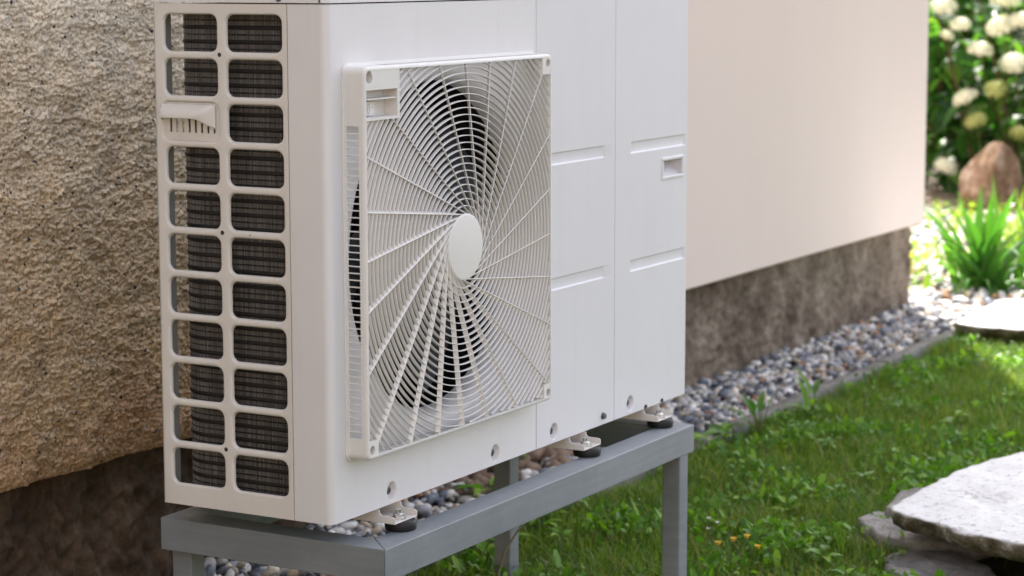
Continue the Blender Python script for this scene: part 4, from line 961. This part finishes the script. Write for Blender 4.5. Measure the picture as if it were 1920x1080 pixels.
# hydrangea --------------------------------------------------------------
hyd = thing('hydrangea_bush', 'tall hydrangea bush with cream white ball flowers beyond the house corner', 'shrub', (7.9, 1.75, G))
lm = [leafmesh('leaf', L, L*.66, M['hydleaf'], .18, .3, 6) for L in (.15, .13, .11, .09)]
bases = []; mbx = MB()
rg = random.Random(77)
for i in range(26):
    b0 = Vector((rg.uniform(-.35, .45), rg.uniform(-.7, .6), 0)); tip = b0+Vector((rg.uniform(-.2, .2)-.05, rg.uniform(-.25, .25), rg.uniform(.6, 1.05))); mid = (b0+tip)/2+Vector((rg.uniform(-.05, .05),)*3)
    mbx.tube([b0, mid, tip], [.007, .0055, .004], 6); bases.append((b0, mid, tip))
mbx.build('stems', M['bark'], hyd)
leafpos = []
for i in range(1250):
    b0, mid, tip = rg.choice(bases); t = rg.uniform(.06, 1)**.8; p = b0.lerp(tip, t)+Vector((rg.gauss(0, .07), rg.gauss(0, .07), rg.gauss(0, .03)))
    a = rg.uniform(0, 6.28); leafpos.append((p, a, rg.uniform(-.1, .9), rg.uniform(-.4, .4), rg.randrange(4)))
def wpos(p): return np.array(hyd.location+p)
infr = []
for k, (p, a, e_, ro_, s) in enumerate(leafpos):
    u, v, z = px(wpos(p)); infr.append((not (1700 < u < 1960 and -40 < v < 420), z, k))
order = [k for *_, k in sorted(infr)]; singles = set(order[:290]); V = []; F = []; off = 0
arrs = [np.array([v.co[:] for v in me.vertices]) for me in lm]; fcs = [np.array([p.vertices[:] for p in me.polygons]) for me in lm]
for k, (p, a, e_, ro_, s) in enumerate(leafpos):
    eu = Euler((ro_, e_, a))
    if k in singles:
        o = bpy.data.objects.new('leaf', lm[s]); COL.objects.link(o); o.parent = hyd; o.location = p; o.rotation_euler = eu
    else:
        v_ = arrs[s]@np.array(eu.to_matrix()).T+np.array(p); V.append(v_); F.append(fcs[s]+off); off += len(v_)
link('inner_leaves', mesh_np('inner_leaves', np.concatenate(V), [np.concatenate(F)], True), M['hydleaf'], hyd, 'stuff')
def flowerhead(seed, mat, rad=.07):
    rg_ = np.random.default_rng(seed); N = 240; V = np.zeros((N, 4, 3)); 
    for i in range(N):
        z = rg_.uniform(-.35, 1); a = rg_.uniform(0, 6.28); s = math.sqrt(max(0, 1-z*z)); nv = np.array([s*math.cos(a), s*math.sin(a), z]); c = nv*rad*rg_.uniform(.88, 1.03)*np.array([1, 1, .72])
        t1 = np.cross(nv, rg_.normal(size=3)); t1 /= np.linalg.norm(t1); t2 = np.cross(nv, t1); sz = rad*.12; nt_ = nv*rg_.uniform(-.4, .4)*sz
        V[i] = [c+t1*sz+nt_, c+t2*sz, c-t1*sz-nt_, c-t2*sz]
    core, cf = IV1*rad*.84*np.array([1, 1, .72]), IF1
    Vv = np.concatenate([V.reshape(-1, 3), core+[0, 0, rad*.1]]); b = np.arange(N)*4
    me = mesh_np('flower_head', Vv, [np.stack([b, b+1, b+2, b+3], 1), cf+N*4], False); me.materials.append(M[mat]); return me
fh = [flowerhead(1, 'floret'), flowerhead(2, 'floret'), flowerhead(3, 'floret_green')]
heads = [(1.648, .127, 0, 1), (1.5095, .170, 2, .9), (1.4365, .283, 0, 1.05), (1.586, .338, 1, 1), (1.597, .03, 2, .9), (1.730, -.177, 1, .92), (1.4935, .443, 0, 1.15), (1.68, .446, 1, .85), (1.756, .53, 0, 1), (1.40, .467, 1, 1), (1.48, .56, 1, 1.1), (1.60, .60, 2, .9), (1.74, .40, 0, .6), (1.40, -.02, 2, .8), (1.72, .62, 1, 1), (1.35, .62, 0, 1), (1.2, .4, 0, 1), (1.1, .55, 1, 1), (1.9, .6, 0, 1), (2.0, .45, 1, 1), (1.25, .15, 1, .9)]
stf = MB()
for (y, z, mi, s) in heads:
    o = bpy.data.objects.new('flower_head', fh[mi]); COL.objects.link(o); o.parent = hyd; lp = Vector((7.4, y, z))-hyd.location; o.location = lp; s *= .84; o.scale = (s, s, s); o.rotation_euler = (rg.uniform(-.2, .5), rg.uniform(-.5, -.1), rg.uniform(0, 6))
    stf.tube([(lp.x+.3, lp.y+rg.uniform(-.1, .1), lp.z-.5), (lp.x+.12, lp.y, lp.z-.2), (lp.x, lp.y, lp.z)], .0032, 6)
stf.build('flower_stalks', M['stem'], hyd)
# hedge behind
n = 26000; x = rng.uniform(9.2, 10.2, n); y = rng.uniform(.2, 4.2, n); z = G+rng.uniform(0, 1.75, n); s = rng.uniform(.02, .045, n)
c = np.stack([x, y, z], 1); t1 = rng.normal(size=(n, 3)); t1 /= np.linalg.norm(t1, axis=1)[:, None]; t2 = np.cross(t1, rng.normal(size=(n, 3))); t2 /= np.linalg.norm(t2, axis=1)[:, None]
V = np.stack([c+t1*s[:, None], c+t2*s[:, None]*.55, c-t1*s[:, None], c-t2*s[:, None]*.55], 1).reshape(-1, 3); b = np.arange(n)*4
hedge = thing('hedge', 'dark green hedge standing behind the hydrangea', 'hedge', (9.7, 2.2, G))
put(link('foliage', mesh_np('foliage', V, [np.stack([b, b+1, b+2, b+3], 1)]), M['hedge'], hedge, 'stuff'))
mb = MB()
for k in range(9): yy = .4+k*.45; mb.tube([(9.75, yy, G), (9.72, yy+.05, G+.8), (9.75, yy-.05, G+1.5)], [.03, .022, .01], 7)
put(mb.build('trunks', M['bark'], hedge))
